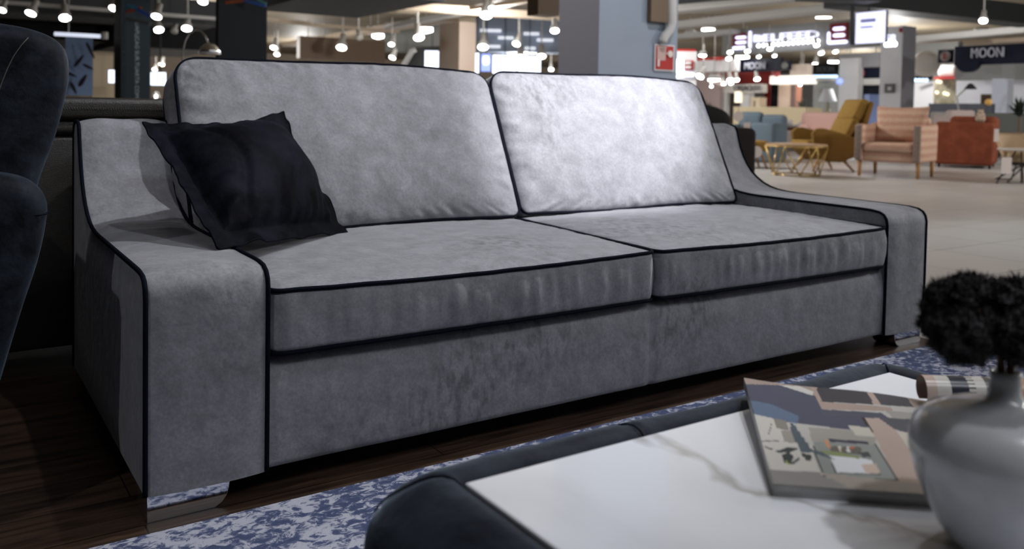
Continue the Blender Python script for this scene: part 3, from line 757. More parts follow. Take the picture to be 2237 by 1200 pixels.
trim('trim_wall_panel', (150, 60, 205, 240), 28, 'X', .3, cm('grey tan wall', (150, 140, 126)))
trim('trim_soffit', (1038, 38, 1240, 112), 35, 'C', 1, cm('blue grey soffit', (132, 142, 158)))
trim('trim_soffit', (840, 50, 960, 112), 37, 'C', 1, cm('grey green soffit', (128, 130, 126)))
trim('trim_board', (655, 78, 842, 127), 30, 'X', .3, BRN)
trim('trim_board', (1176, -30, 1222, 31), 9, 'X', .2, BRN)
for i, (a, b, z, wd, hh, m) in enumerate([((0, 8), (470, 44), 3.0, .16, .08, LG), ((880, 22), (1210, 44), 3.4, .3, .2, BEI), ((582, 46), (670, 56), 3.3, .22, .12, BEI), ((690, 58), (860, 72), 3.4, .2, .1, BEI),
    ((860, 62), (1180, -2), 3.5, .3, .15, LG), ((1040, 22), (1215, -4), 3.45, .2, .1, BEI), ((640, 100), (960, 50), 3.6, .5, .2, BEI), ((600, 20), (900, 30), 3.5, .35, .1, cm('dusty duct', (138, 126, 108))),
    ((1480, 62), (1860, 21), 3.5, .5, .2, LG), ((1480, 28), (1760, 0), 3.5, .5, .2, LG), ((1480, 84), (1600, 74), 3.5, .5, .15, LG), ((2000, 92), (2237, 72), 3.5, .5, .2, LG), ((1480, 8), (1640, -6), 3.5, .3, .2, DG),
    ((1855, 18), (2237, 56), 3.3, .8, .5, DG), ((1760, 0), (1900, 6), 3.3, .6, .4, DG), ((2000, 104), (2237, 92), 3.5, .8, .15, BEI)]):
    beam('trim_duct' if i % 2 else 'trim_beam', a, b, z, wd, hh, m, extend=.06)
# columns ---------------------------------------------------------------
def column(label, pl, pc, pr, d, top, mL, mR, name='column'):
    """square column: left face (runs along Y) from pl to pc, front face from pc to pr"""
    P, D, t = span(pc, pr, 230, d, 'X'); t = abs(t)
    P2, D2, t2 = span(pc, pl, 230, d, 'Y'); t2 = abs(t2)
    bm = B(); w = bmesh.new(); bmesh.ops.create_cube(w, size=1)
    for v in w.verts: v.co = Vector(((v.co.x+.5)*t, (v.co.y+.5)*t2, (v.co.z+.5)*top))
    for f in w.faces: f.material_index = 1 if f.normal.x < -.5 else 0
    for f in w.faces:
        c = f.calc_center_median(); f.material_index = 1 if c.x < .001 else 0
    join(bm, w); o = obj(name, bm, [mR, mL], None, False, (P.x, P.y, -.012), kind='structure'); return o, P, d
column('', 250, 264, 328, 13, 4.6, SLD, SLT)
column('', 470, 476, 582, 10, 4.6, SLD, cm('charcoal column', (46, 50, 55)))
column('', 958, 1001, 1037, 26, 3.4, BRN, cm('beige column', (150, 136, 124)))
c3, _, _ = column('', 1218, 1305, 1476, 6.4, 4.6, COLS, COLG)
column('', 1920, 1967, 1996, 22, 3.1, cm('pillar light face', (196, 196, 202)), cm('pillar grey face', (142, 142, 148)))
# ribbons of colour and lettering on the two dark columns
def marks(px0, px1, d, items, nm, label):
    o = thing(nm, label, 'wall graphic', at(px0, 10, d))
    for (a, b, wd, c) in items:
        bm = B(); A = at(*a, d-.012)-o.location; C = at(*b, d-.012)-o.location; tt = (C-A).normalized(); n = tt.cross(F).normalized()*(wd*d/FP/2)
        V = [bm.verts.new(p) for p in (A-n, A+n, C+n, C-n)]; f = bm.faces.new(V); e = bmesh.ops.extrude_face_region(bm, geom=[f])
        for v in e['geom']:
            if isinstance(v, bmesh.types.BMVert): v.co += F*.01
        obj('stripe', bm, cm('stripe', c, .5), o, False)
    return o
marks(264, 328, 13, [((265, 9), (300, 18), 7, (60, 120, 150)), ((265, 30), (308, 16), 6, (150, 70, 50)), ((292, 16), (327, 36), 7, (50, 80, 160)), ((266, 38), (327, 52), 6, (80, 80, 80))], 'column_graphic', 'crossing blue and orange stripes painted high on the lettered dark column')
marks(476, 582, 10, [((492, 6), (540, 0), 6, (170, 90, 60)), ((530, 0), (581, 13), 6, (60, 100, 180)), ((560, -3), (581, 8), 5, (90, 150, 140))], 'column_graphic', 'blue and orange stripes painted on the plain charcoal column')
lt = thing('column_lettering', 'pale vertical lettering running down the dark slate column', 'lettering', at(296, 130, 13))
text('letters', 'UAPЦCAG SUR.TUARTA COM', (293, 49, 304, 214), 12.99, 'X', cm('faded letters', (150, 162, 170)), lt, .01, rot=True)
# things fixed to the grey column
def CD(px, py=112): return (on(px, py, 1, c3.location.y)-CL).dot(F)*.999
fs = thing('fire_hose_sign', 'square red fire hose sign on the blue grey column', 'sign', at(1452, 124, CD(1452)))
part('plate', (1430, 96, 1473, 154), CD(1430)-.012, 'X', .006, WHT, fs, label='white border'); part('face', (1433, 99, 1471, 151), CD(1433)-.017, 'X', .006, RED, fs)
bm = B()
for k in range(7): rb(bm, 1437+k*2.6, 102, 1438.3+k*2.6, 132, CD(1437+k*2.6)-.022, 'X', .004, fs.location)
rb(bm, 1436, 101, 1456, 103, CD(1436)-.024, 'X', .004, fs.location); rb(bm, 1437, 130, 1441, 145, CD(1437)-.024, 'X', .004, fs.location)
rb(bm, 1456, 115, 1460, 119, CD(1456)-.024, 'X', .004, fs.location)
t = bmesh.new(); lathe(t, [(.026, 0), (.026, .005)], 20); cc = at(1464, 118, CD(1464)-.03)-fs.location; join(bm, t, Matrix.Translation(cc) @ Matrix.Rotation(PI/2, 4, 'X'))
obj('hose_symbol', bm, cm('sign white', (215, 205, 200)), fs, False, label='white hose reel symbol')
panel('board', 'brown board fixed high on the blue grey column', 'board', (1423, -30, 1460, 46), CD(1423, 8)-.06, 'X', .04, BRN)
bm = B(); pp = [at(x_, y_, CD(x_, y_)-.05) for x_, y_ in ((1468, -110), (1468, 50), (1463, 66), (1452, 80), (1448, 88), (1448, 94))]
o0 = pp[0].copy(); tube(bm, [p-o0 for p in pp], .035, 12); obj('pipe', bm, LG, None, loc=o0, label='bent grey pipe running down the blue grey column above the fire sign', cat='pipe')
# left shop -------------------------------------------------------------------
po = thing('wall_poster', 'tall blue poster with dark feathers beside the wing chair', 'poster', at(174, 205, 16))
part('poster_sheet', (143, 72, 203, 208), 16, 'X', .03, cm('poster blue', (104, 124, 158)), po)
for i, (x, y, a, l, w_) in enumerate([(172, 133, -.9, 17, 6), (197, 110, 1.1, 20, 5), (192, 146, .45, 13, 5), (156, 163, .4, 12, 5), (180, 176, -1.0, 16, 8), (160, 192, 1.1, 15, 6)]):
    bm = B(); P = at(x, y, 15.97)-po.location; dx = RH*math.cos(a)-Vector((0, 0, 1))*math.sin(a); nx = RH*math.sin(a)+Vector((0, 0, 1))*math.cos(a); s = 16/FP
    vv = [bm.verts.new(P+dx*(l*s*math.cos(q))+nx*(w_*s*.6*math.sin(q)*(1-.25*math.cos(q)))) for q in [k/20*2*PI for k in range(20)]]; f = bm.faces.new(vv); e = bmesh.ops.extrude_face_region(bm, geom=[f])
    for v in e['geom']:
        if isinstance(v, bmesh.types.BMVert): v.co += F*.02
    obj('feather', bm, cm('feather', (48, 46, 58)), po, False)
tl = thing('tube_light', 'white linear tube light in front of the blue feather poster', 'light', at(190, 76, 15)); bm = B()
tube(bm, [at(120, 74, 15)-tl.location, at(232, 80, 15)-tl.location], .035, 10); obj('tube', bm, TUBE, tl); bm = B(); lathe(bm, [(.06, -.06), (.06, .06)], 12, at(228, 78, 14.95)-tl.location); obj('bracket', bm, LG, tl)
bm = B(); tube(bm, [at(150, 74, 15)-tl.location, Vector((at(150, 74, 15).x-tl.location.x, at(150, 74, 15).y-tl.location.y, 4.6-tl.location.z))], .01, 6); obj('hanger', bm, LG, tl)
def screen(r, d, axis, label, m=SCR):
    t = thing('display_screen', label, 'screen', at((r[0]+r[2])/2, r[3], d)); part('bezel', (r[0]-1, r[1]-1, r[2]+1, r[3]+1), d+.02, axis, .08, DG, t); part('display', r, d, axis, .02, m, t); b_ = B(); z_ = t.location.z; h_ = at(r[0], r[1], d).z-z_; bar(b_, (0, 0, h_), (0, 0, 4.6-z_), .02); hg = obj('hanger', b_, DG, t); hg.location = F*.15; return t
screen((237, 153, 252, 181), 24, 'C', 'small lit screen just left of the lettered dark column')
screen((329, 158, 362, 186), 24, 'C', 'lit screen between the lettered column and the sofa back')
screen((928, 111, 958, 155), 34, 'C', 'lit white screen left of the brown and beige column')
screen((1036, 116, 1046, 160), 34, 'C', 'narrow lit screen touching the right side of the beige column')
sb_ = screen((1051, 118, 1072, 156), 34, 'C', 'lit blue screen with a pale rounded square', SCB); part('icon', (1054, 122, 1069, 142), 33.95, 'C', .02, LED, sb_, .1, label='pale rounded square')
screen((1076, 120, 1128, 160), 34, 'C', 'wide lit white screen right of the blue screen')
screen((1131, 122, 1181, 160), 34, 'C', 'wide lit white screen nearest the blue grey column')
es = thing('escalator', 'dark escalator side seen behind the track spotlights over the sofa', 'escalator', at(900, 150, 36)); bm = B()
q = [at(*p, 36)-es.location for p in ((868, 190), (905, 104), (962, 100), (962, 190))]; V = [bm.verts.new(p) for p in q]; f = bm.faces.new(V); e = bmesh.ops.extrude_face_region(bm, geom=[f])
for v in e['geom']:
    if isinstance(v, bmesh.types.BMVert): v.co += F*1.0
obj('side_panel', bm, cm('escalator dark', (70, 72, 72)), es, False); bm = B(); tube(bm, [at(878, 150, 35.8)-es.location, at(900, 112, 35.8)-es.location, at(908, 108, 35.8)-es.location], .12, 8); obj('handrail', bm, LG, es)
# arc lamp
al = thing('arc_lamp', 'chrome arc lamp rising behind the left back cushion', 'lamp', (at(398, 200, 9).x, at(398, 200, 9).y, -.012)); pts = [Vector((0, 0, .03)), Vector((0, 0, 1.0))]
o_ = al.location
pts += [at(x, y, 9)-o_ for x, y in ((399, 112), (404, 90), (413, 73), (426, 65), (440, 68), (450, 82), (454, 94))]
bm = B(); tube(bm, pts, .008, 8); obj('arc_pole', bm, CHROME, al); bm = B(); lathe(bm, [(.02, .09), (.06, .07), (.1, .02), (.115, -.03), (.11, -.03), (.05, .06)], 28, at(458, 112, 9)-o_, False); obj('lamp_shade', bm, CHROME, al, label='chrome dome shade'); bm = B(); lathe(bm, [(.001, .0), (.17, 0), (.17, .03), (.001, .03)], 28); obj('base', bm, CHROME, al)
gl = thing('glass_lamp', 'small clear glass table lamp beside the left back cushion', 'lamp', at(341, 222, 12)); bm = B(); lathe(bm, [(.03, .14), (.05, .1), (.075, 0), (.07, 0), (.045, .1), (.025, .14)], 20, cap=False); obj('lamp_shade', bm, mat('clear glass', (.9, .9, .9), .05, trans=.9), gl)
bm = B(); lathe(bm, [(.001, .05), (.02, .06), (.02, .09), (.001, .1)], 12); obj('bulb', bm, LENS, gl)
bm = B(); box(bm, (-.5, -.3, -at(341, 222, 12).z), (.5, .3, -.02)); c_ = at(341, 222, 12)
obj('sideboard', bm, BRN, None, False, loc=c_+Vector((0, 0, 0)), label='brown sideboard under the small glass lamp', cat='sideboard')
# track spotlights -------------------------------------------------------------
def spotlamp(px, py, w, label, tilt=(0, 0), warm=False, grp='white track spotlights', dmax=38, z=2.75, flat=.62, off=False):
    gap = max(hz(px)-py, 20); d = min((z-CL.z)*FP/gap, dmax); c = at(px, py, d); r = max(w-5, 5)/2*d/FP
    t = thing('track_spotlight', label, 'spotlight', c, 0, grp)
    n = Vector((tilt[0], 0, 1)).normalized(); up = (RH*tilt[0]+F*(.62+tilt[1])+Vector((0, 0, 1))).normalized(); q = up.to_track_quat('Z', 'Y').to_matrix().to_4x4()
    bm = B(); tm = bmesh.new(); lathe(tm, [(r*1.0, -.0), (r*1.08, r*.1), (r*1.0, r*.9), (r*.62, r*1.5), (r*.6, r*3.2), (.001, r*3.3)], 14, cap=True); join(bm, tm, q); obj('lamp_body', bm, TRK, t)
    bm = B(); tm = bmesh.new(); lathe(tm, [(.001, -r*.12), (r*.55, -r*.09), (r*.97, -.01), (r*.97, .0)], 14); join(bm, tm, q); obj('lens', bm, TRK if off else (LENSW if warm else LENS), t)
    bm = B(); tube(bm, [up*(r*2.4), Vector((up.x*r*2.4, up.y*r*2.4, min(r*7+.2, 4.6-c.z)))], r*.18, 6); obj('stem', bm, TRK, t)
LC = 'the lettered dark column'; CC = 'the plain charcoal column'; BC = 'the beige column'; GC = 'the blue grey column'
for a in [(4, 22, 22, 'white track spotlight cut by the left edge above the wing chair'), (67, 29, 27, 'white track spotlight above the middle of the wing chair back', (.1, 0)), (142, 39, 28, 'white track spotlight above the right end of the wing chair', (-.35, 0)),
    (249, 18, 26, 'white track spotlight in front of the left edge of '+LC), (342, 36, 26, 'white track spotlight just right of the stripes on '+LC), (347, 65, 25, 'tilted white track spotlight right of '+LC, (-.4, 0)), (380, 70, 20, 'unlit chrome track spotlight between the two dark columns', (0, 0), False), (408, 62, 26, 'white track spotlight above the arc lamp', (-.15, 0)),
    (254, 121, 16, 'small white spotlight hanging low on the left side of '+LC), (443, 3, 26, 'white track spotlight at the top edge left of '+CC), (715, 2, 30, 'large white track spotlight at the top edge right of '+CC, (-.15, 0)),
    (211, 164, 13, 'leftmost of three small spotlights by the feather poster'), (222, 163, 14, 'middle one of three small spotlights by the feather poster'), (235, 160, 14, 'rightmost of three small spotlights by the feather poster'),
    (338, 152, 15, 'small warm spotlight above the screen by '+LC, (0, 0), True), (353, 141, 17, 'warm spotlight higher above the screen by '+LC, (0, 0), True)]:
    spotlamp(a[0], a[1], a[2], a[3], a[4] if len(a) > 4 else (0, 0), a[5] if len(a) > 5 else False, 'track spotlights over the left shop', off='unlit' in a[3])
for a in [(598, 104, 20, 'first warm spotlight right of '+CC), (605, 119, 17, 'dim warm spotlight touching the cushion top right of '+CC), (668, 117, 23, 'warm spotlight at the left end of the brown board', (.05, 0)), (706, 110, 24, 'warm spotlight in front of the left half of the brown board', (-.1, 0)), (709, 127, 16, 'small spotlight low under the left half of the brown board'),
    (746, 104, 27, 'bright warm spotlight in front of the middle of the brown board'), (783, 128, 16, 'small round spotlight under the middle of the brown board'), (831, 130, 17, 'small round spotlight under the right end of the brown board'), (857, 126, 19, 'tilted spotlight left of the escalator', (.3, 0)), (855, 97, 18, 'round spotlight right of the brown board top corner'),
    (915, 82, 28, 'warm spotlight left of the brown face of '+BC, (-.2, 0)), (975, 109, 22, 'sideways tilted spotlight in front of the brown face of '+BC, (.6, 0)), (1062, 33, 32, 'largest bright spotlight right above '+BC), (1074, 17, 18, 'small spotlight above the largest bright spotlight'), (1055, 103, 28, 'warm spotlight above the blue screen'), (1128, 96, 22, 'tilted spotlight above the wide screens', (.3, 0)),
    (1137, 125, 24, 'warm spotlight in front of the two wide screens'), (1183, 123, 24, 'warm spotlight at the right end of the wide screens'), (1212, 67, 24, 'spotlight touching the left side of '+GC), (1204, 152, 16, 'small reddish spotlight low beside '+GC), (786, 84, 20, 'unlit track spotlight in front of the brown board', (-.3, 0))]:
    spotlamp(a[0], a[1], a[2], a[3], a[4] if len(a) > 4 else (0, 0), 'warm' in a[3], 'track spotlights over the middle of the hall', off='unlit' in a[3])
MS = 'the left navy sign'; KS = 'the white kiosk fascia'
for a in [(1595, 114, 17, 'spotlight left of and above '+MS), (1592, 128, 17, 'spotlight below its twin at the left corner of '+MS), (1633, 112, 17, 'spotlight under the red logo left of the lit lettering'), (1658, 124, 14, 'dim spotlight on the top edge of '+MS+', left one'), (1692, 122, 14, 'dim spotlight on the top edge of '+MS+', right one'), (1682, 107, 17, 'spotlight just under the lit lettering'),
    (1784, 99, 17, 'spotlight under the right end of the lit lettering'), (1794, 116, 17, 'spotlight below the right end of the lit lettering'), (1825, 113, 16, 'dim spotlight under the right red logo'), (1781, 141, 18, 'tilted spotlight left of the dark sign with dotted lights', (.3, 0)), (1529, 167, 22, 'large tilted spotlight left under '+KS, (.6, 0)), (1581, 183, 15, 'small pinkish spotlight under '+KS), (1595, 175, 19, 'spotlight in the cluster under '+KS+', upper one'),
    (1597, 182, 15, 'spotlight in the cluster under '+KS+', lowest one'), (1609, 175, 17, 'spotlight in the cluster under '+KS+', right one'), (1654, 173, 18, 'spotlight in front of the red wall under '+MS), (1554, 189, 12, 'dim spotlight low at the left of the shop with dark letters'), (1753, 151, 18, 'spotlight in front of the cream panel, upper one'), (1757, 174, 18, 'spotlight in front of the cream panel, lower one'), (1748, 186, 12, 'small spotlight under the glowing canopy'),
    (1852, 151, 16, 'left one of a touching pair of spotlights left of the pillar'), (1860, 155, 19, 'right one of a touching pair of spotlights left of the pillar'), (1916, 153, 19, 'spotlight touching the left face of the pillar'), (2071, 165, 18, 'spotlight above the olive kiosk'), (2148, 45, 22, 'tilted spotlight under the dark duct at the upper right', (.4, 0)), (1791, 217, 13, 'upper bulb-like spotlight left of the white lampshade'), (1792, 225, 13, 'lower bulb-like spotlight left of the white lampshade'), (1820, 218, 14, 'bulb-like spotlight in front of the white lampshade')]:
    spotlamp(a[0], a[1], a[2], a[3], a[4] if len(a) > 4 else (0, 0), False, 'spotlights over the right side of the hall', dmax=34)
# large ceiling luminaires
def lumin(px, py, w, h, label, d=34, cup=False):
    c = at(px, py, d); r = w/2*d/FP; t = thing('ceiling_light', label, 'ceiling light', c, 0, 'round ceiling lights'); hh = h*d/FP
    bm = B(); lathe(bm, [(.001, 0), (r*.96, 0), (r*.96, -hh*.5), (.001, -hh*.7)], 24); obj('diffuser', bm, LENS, t)
    bm = B(); lathe(bm, [(r, -hh*.1), (r*1.05, .05), (r*.8, hh*.9), (.001, hh)], 24); obj('housing', bm, LG, t)
    bm = B(); tube(bm, [Vector((0, 0, hh*.8)), Vector((0, 0, max(.1, 4.6-c.z)))], .02, 6); obj('hanger', bm, LG, t)
for a in [(810, 64, 20, 8, 'small oval ceiling light above the brown board'), (826, 73, 26, 18, 'bright glowing ceiling light above the right end of the brown board'), (908, 46, 22, 8, 'oval ceiling light above the warm spotlight left of '+BC), (931, 59, 30, 20, 'bright glowing ceiling light left of '+BC), (1508, 73, 24, 10, 'oval ceiling light nearest to the right of '+GC), (1547, 62, 28, 9, 'second oval ceiling light right of '+GC), (1535, 119, 16, 8, 'small oval ceiling light above the white kiosk fascia'),
    (1799, 34, 34, 9, 'long oval ceiling light above the lit lettering'), (2144, 67, 30, 8, 'oval ceiling light above the right navy sign'), (2117, 13, 44, 9, 'ceiling light shining on the dark duct at the upper right'), (1622, 122, 30, 10, 'elongated ceiling light above the left navy sign'), (1822, 133, 26, 8, 'elongated ceiling light above the dark sign with dotted lights'), (1560, 172, 26, 9, 'elongated light under the white kiosk fascia')]: lumin(*a)
for i, (px, py, w_, lab) in enumerate([(1072, 66, 46, 'largest faint ceiling panel above the blue screen'), (1161, 73, 34, 'faint ceiling panel upper right above the wide screens'), (1105, 82, 34, 'faint ceiling panel in the middle above the wide screens'), (1191, 87, 36, 'faint ceiling panel beside the blue grey column'), (1080, 101, 26, 'small faint ceiling panel above the blue screen'), (1158, 105, 24, 'small faint ceiling panel above the right wide screen')]):
    panel('ceiling_panel', lab, 'ceiling light', (px-w_/2, py-3, px+w_/2, py+3), 34.8, 'C', .2, glow('faint panel', (.72, .76, .85), .75), group='faint ceiling panels')
# signs and shops at the right ----------------------------------------------------
trim('trim_sign_bulkhead', (1578, 66, 1925, 120), 30.4, 'Y', .3, MG)
ls_ = thing('lit_lettering', 'lit white shop lettering on the grey bulkhead', 'sign', at(1690, 100, 29)); text('letters', 'BELFEED', (1650, 77, 1790, 92), dep(1578, 30.4, 1650)-.15, 'Y', LED, ls_, .1)
for k in range(13):
    x = 1657+k*10.8; bm = B(); c_ = at(x, 100-k*.85, dep(1578, 30.4, x)-.25)-ls_.location; tm = bmesh.new(); bmesh.ops.create_icosphere(tm, subdivisions=2, radius=.062); join(bm, tm, Matrix.Translation(c_)); obj('lit_letter', bm, LEDW, ls_)
for r, lab in (((1600, 74, 1634, 104), 'dark red square logo with lit bars left of the lit lettering'), ((1812, 52, 1850, 92), 'dark red square logo with lit bars right of the lit lettering')):
    d = dep(1578, 30.4, r[0])-.12; t = thing('logo_sign', lab, 'sign', at(r[0], r[3], d)); part('backing', r, d, 'Y', .08, cm('logo dark red', (105, 26, 30)), t); h = r[3]-r[1]; w_ = r[2]-r[0]
    for a, b in ((.2, .38), (.56, .74)): part('lit_bar', (r[0]+w_*.2, r[1]+h*a, r[0]+w_*.85, r[1]+h*b), dep(r[0], d, r[0]+w_*.2)-.1, 'Y', .05, LED, t, .06)
    part('lit_bar', (r[0]+(0 if w_ < 35 else -5), r[3]-2, r[2], r[3]+5), d-.03, 'Y', .05, LED, t, .06)
    if r[0] > 1700: part('lit_bar', (r[0]-5, r[1]+h*.45, r[0], r[3]+3), d-.03, 'Y', .05, LED, t, .05)
    else: part('lit_bar', (r[2]+1, r[1]-6, r[2]+6, r[3]+3), dep(r[0], d, r[2]+1)-.06, 'Y', .05, LED, t, .05)
hs = screen((1869, 29, 1934, 96), 20, 'Y', 'large square lit screen hanging left of the pillar', glow('hanging display', (.72, .74, 1), 1.15)); part('caption_lines', (1880, 42, 1912, 50), dep(1869, 20, 1880)-.06, 'Y', .02, cm('screen text', (160, 165, 220)), hs); part('caption_lines', (1880, 58, 1906, 62), dep(1869, 20, 1880)-.06, 'Y', .02, cm('screen text', (160, 165, 220)), hs)
bm = B(); tube(bm, [at(1862, 98, 20)-hs.location, at(1862, -30, 20)-hs.location], .05, 8); obj('post', bm, DG, hs)
t = thing('lit_lettering', 'small cluster of bright lit letters right of the hanging screen', 'sign', at(1945, 100, 21)); text('letters', 'S8', (1937, 76, 1957, 92), 21, 'Y', LED, t, .05); text('letters', 'OOO', (1934, 92, 1960, 103), 21, 'Y', LEDW, t, .05)
def moon(r, d, tr, label, extra):
    t = thing('shop_sign', label, 'sign', at(r[0], r[3], d)); part('board', r, d, 'Y', .15, NVY, t); text('letters', 'MOON', tr, dep(r[0], d, tr[0])-.06, 'Y', cm('sign letters', (176, 178, 190)), t, .06); return t
m1 = moon((1606, 131, 1706, 158), 35, (1628, 137, 1672, 152), 'navy MOON sign above the red walled shop', .0022*7.2)
t = thing('logo_sign', 'square navy logo sign with a grey disc beside the left MOON sign', 'sign', at(1715, 152, 33)); part('backing', (1704, 133, 1726, 153), 33, 'Y', .1, NVY, t); bm = B(); tm = bmesh.new(); lathe(tm, [(.14, 0), (.14, .03)], 20); join(bm, tm, Matrix.Translation(at(1714, 143, 32.8)-t.location) @ Matrix.Rotation(PI/2, 4, 'Y')); obj('disc', bm, MG, t)
m2 = moon((2085, 102, 2330, 143), 20, (2124, 106, 2194, 127), 'navy MOON sign at the right edge of the picture', .0115)
t = thing('logo_sign', 'square navy logo sign with a red and grey disc left of the right MOON sign', 'sign', at(2062, 140, 21.5)); part('backing', (2049, 109, 2079, 138), 21.5, 'Y', .1, NVY, t); bm = B(); tm = bmesh.new(); lathe(tm, [(.13, 0), (.13, .03)], 20); join(bm, tm, Matrix.Translation(at(2064, 123, 21.2)-t.location) @ Matrix.Rotation(PI/2, 4, 'Y')); obj('disc', bm, cm('logo disc', (150, 140, 140)), t)
bm = B(); rb(bm, 2061, 117, 2064, 129, 21.15, 'Y', .02, t.location); obj('red_mark', bm, RED, t, False)
bm = B(); c_ = at(2112, 134, 19.6); V = [bm.verts.new(DIR['Y']*(.27*math.cos(a))+Vector((0, 0, -.25*math.sin(a)))) for a in [k/20*PI for k in range(21)]]; f = bm.faces.new(V); e = bmesh.ops.extrude_face_region(bm, geom=[f])
for v in e['geom']:
    if isinstance(v, bmesh.types.BMVert): v.co.x += .15
obj('half_disc', bm, NVY, m2, False, c_-m2.location)
to = thing('totem', 'white totem sign with a red logo just right of the blue grey column', 'sign', (at(1498, 200, 15).x, at(1498, 200, 15).y, -.012))
part('body', (1474, 112, 1520, 300), 15, 'C', .15, WHT, to, floor=0); part('top_cap', (1474, 107, 1520, 112), 14.98, 'C', .17, RED, to); part('light_box', (1476, 130, 1494, 168), 14.96, 'C', .03, LEDW, to)
part('logo', (1494, 132, 1515, 153), 14.95, 'C', .03, RED, to, label='red logo'); part('logo_bar', (1497, 134, 1511, 141), 14.92, 'C', .03, WHT, to, .02); part('logo_bar', (1497, 144, 1511, 150), 14.92, 'C', .03, WHT, to, .02); part('lit_strip', (1476, 158, 1516, 167), 14.93, 'C', .03, LED, to)
k1 = thing('kiosk', 'white kiosk fascia topped with red pieces left of the left MOON sign', 'kiosk', (at(1560, 200, 36).x, at(1560, 200, 36).y, -.012)); part('fascia', (1521, 133, 1605, 158), 36, 'Y', .3, cm('kiosk white', (205, 203, 205)), k1); part('red_piece', (1521, 127, 1549, 133), 36, 'Y', .3, RED, k1); part('red_piece', (1556, 125, 1572, 132), 35, 'Y', .3, RED, k1)
part('wall', (1518, 158, 1573, 236), 37, 'Y', .3, cm('pinkish wall', (150, 132, 130)), k1, floor=0); part('opening', (1524, 200, 1552, 236), 36.9, 'Y', .1, cm('opening dark', (78, 66, 68)), k1)
bm = B(); q = [at(*p, 35)-k1.location for p in ((1549, 178), (1572, 158), (1582, 190), (1576, 190))]; f = bm.faces.new([bm.verts.new(p) for p in q]); e = bmesh.ops.extrude_face_region(bm, geom=[f])
for v in e['geom']:
    if isinstance(v, bmesh.types.BMVert): v.co += F*.3
obj('awning', bm, cm('awning pink', (196, 176, 172)), k1, False)
trim('trim_red_wall', (1530, 158, 1684, 236), 39, 'Y', .3, cm('shop red', (150, 50, 46)))
k2 = thing('shop', 'pale shop front with dark letters under the left MOON sign', 'shop', (at(1620, 200, 36).x, at(1620, 200, 36).y, -.012)); part('fascia', (1574, 185, 1665, 203), 36, 'Y', .3, cm('shop pale', (196, 192, 186)), k2)
text('letters', 'CASACHTE', (1604, 187, 1663, 199), dep(1574, 36, 1604)-.06, 'Y', cm('dark letters', (92, 90, 88)), k2, .05); part('pier', (1575, 203, 1587, 240), 36, 'Y', .2, LG, k2, floor=0); part('pier', (1618, 203, 1640, 240), 35.6, 'Y', .2, WHT, k2, floor=0); part('back_wall', (1587, 203, 1665, 240), 37.5, 'Y', .2, cm('shop inner grey', (120, 116, 112)), k2, floor=0); part('shelf', (1641, 213, 1660, 238), 35, 'Y', .4, CRM, k2); part('shelf_gap', (1646, 220, 1650, 237), 34.9, 'Y', .1, BRN, k2)
part('lamp_column', (1605, 200, 1614, 224), 35.2, 'Y', .2, glow('lit cream column', (1, .9, .7), .8), k2)
k3 = thing('canopy_kiosk', 'cream kiosk with a glowing white canopy right of the red wall', 'kiosk', (at(1720, 200, 34).x, at(1720, 200, 34).y, -.012)); part('canopy', (1681, 166, 1764, 184), 34, 'Y', .6, glow('glowing canopy', (1, .95, .86), .9), k3, .03); part('upper_panel', (1726, 141, 1764, 167), 33.2, 'Y', .3, cm('cream panel', (226, 210, 196)), k3); part('curtain', (1700, 184, 1724, 234), 34.6, 'Y', .1, cm('peach curtain', (220, 196, 176)), k3, floor=0)
part('curtain', (1724, 184, 1738, 234), 34.5, 'Y', .1, cm('mauve curtain', (160, 146, 146)), k3, floor=0); part('dark_panel', (1684, 184, 1700, 236), 35, 'Y', .1, BLK, k3, floor=0); part('curtain', (1738, 184, 1748, 228), 34.2, 'Y', .1, cm('orange curtain', (224, 160, 136)), k3, floor=0)
bm = B(); tm = bmesh.new(); bmesh.ops.create_icosphere(tm, subdivisions=2, radius=.13); join(bm, tm, Matrix.Translation(at(1697, 161, 33.6)-k3.location)); obj('red_emblem', bm, cm('emblem red', (190, 90, 90)), k3)
k4 = thing('shop', 'grey shop wall with a dark sign over a row of small round lights', 'shop', (at(1805, 200, 33).x, at(1805, 200, 33).y, -.012)); part('wall', (1776, 178, 1832, 244), 33, 'Y', .3, cm('grey shop wall', (128, 130, 128)), k4, floor=0); part('fascia', (1776, 168, 1832, 178), 32.9, 'Y', .4, LG, k4); part('sign_board', (1774, 140, 1831, 167), 33, 'Y', .3, BLK, k4)
text('letters', 'ROOM', (1786, 146, 1822, 158), dep(1774, 33, 1786)-.06, 'Y', DG, k4, .05)
for k in range(9): bm = B(); tm = bmesh.new(); bmesh.ops.create_icosphere(tm, subdivisions=2, radius=.06); join(bm, tm, Matrix.Translation(at(1779+k*6, 167, 32.3-k*.1)-k4.location)); obj('round_light', bm, glow('blue dot', (.5, .72, 1), 1.6), k4)
k5 = thing('shop', 'white shop front with a black doorway left of the pillar', 'shop', (at(1870, 200, 32).x, at(1870, 200, 32).y, -.012)); part('wall', (1832, 128, 1874, 244), 32, 'Y', .3, cm('shop white grey', (172, 172, 174)), k5, floor=0); part('doorway', (1874, 186, 1922, 240), 32, 'Y', .3, cm('doorway black', (24, 26, 34)), k5, floor=0); part('lintel', (1870, 172, 1922, 186), 31.8, 'Y', .4, LG, k5); part('sign_board', (1874, 149, 1922, 172), 31.9, 'Y', .3, NVY, k5)
part('upper_wall', (1832, 118, 1922, 149), 32.2, 'Y', .3, cm('shop upper grey', (120, 120, 124)), k5); part('emblem', (1880, 154, 1886, 166), 31.7, 'Y', .1, cm('sign red', (140, 60, 60)), k5); part('niche', (1848, 158, 1862, 180), 31.9, 'Y', .1, DG, k5)
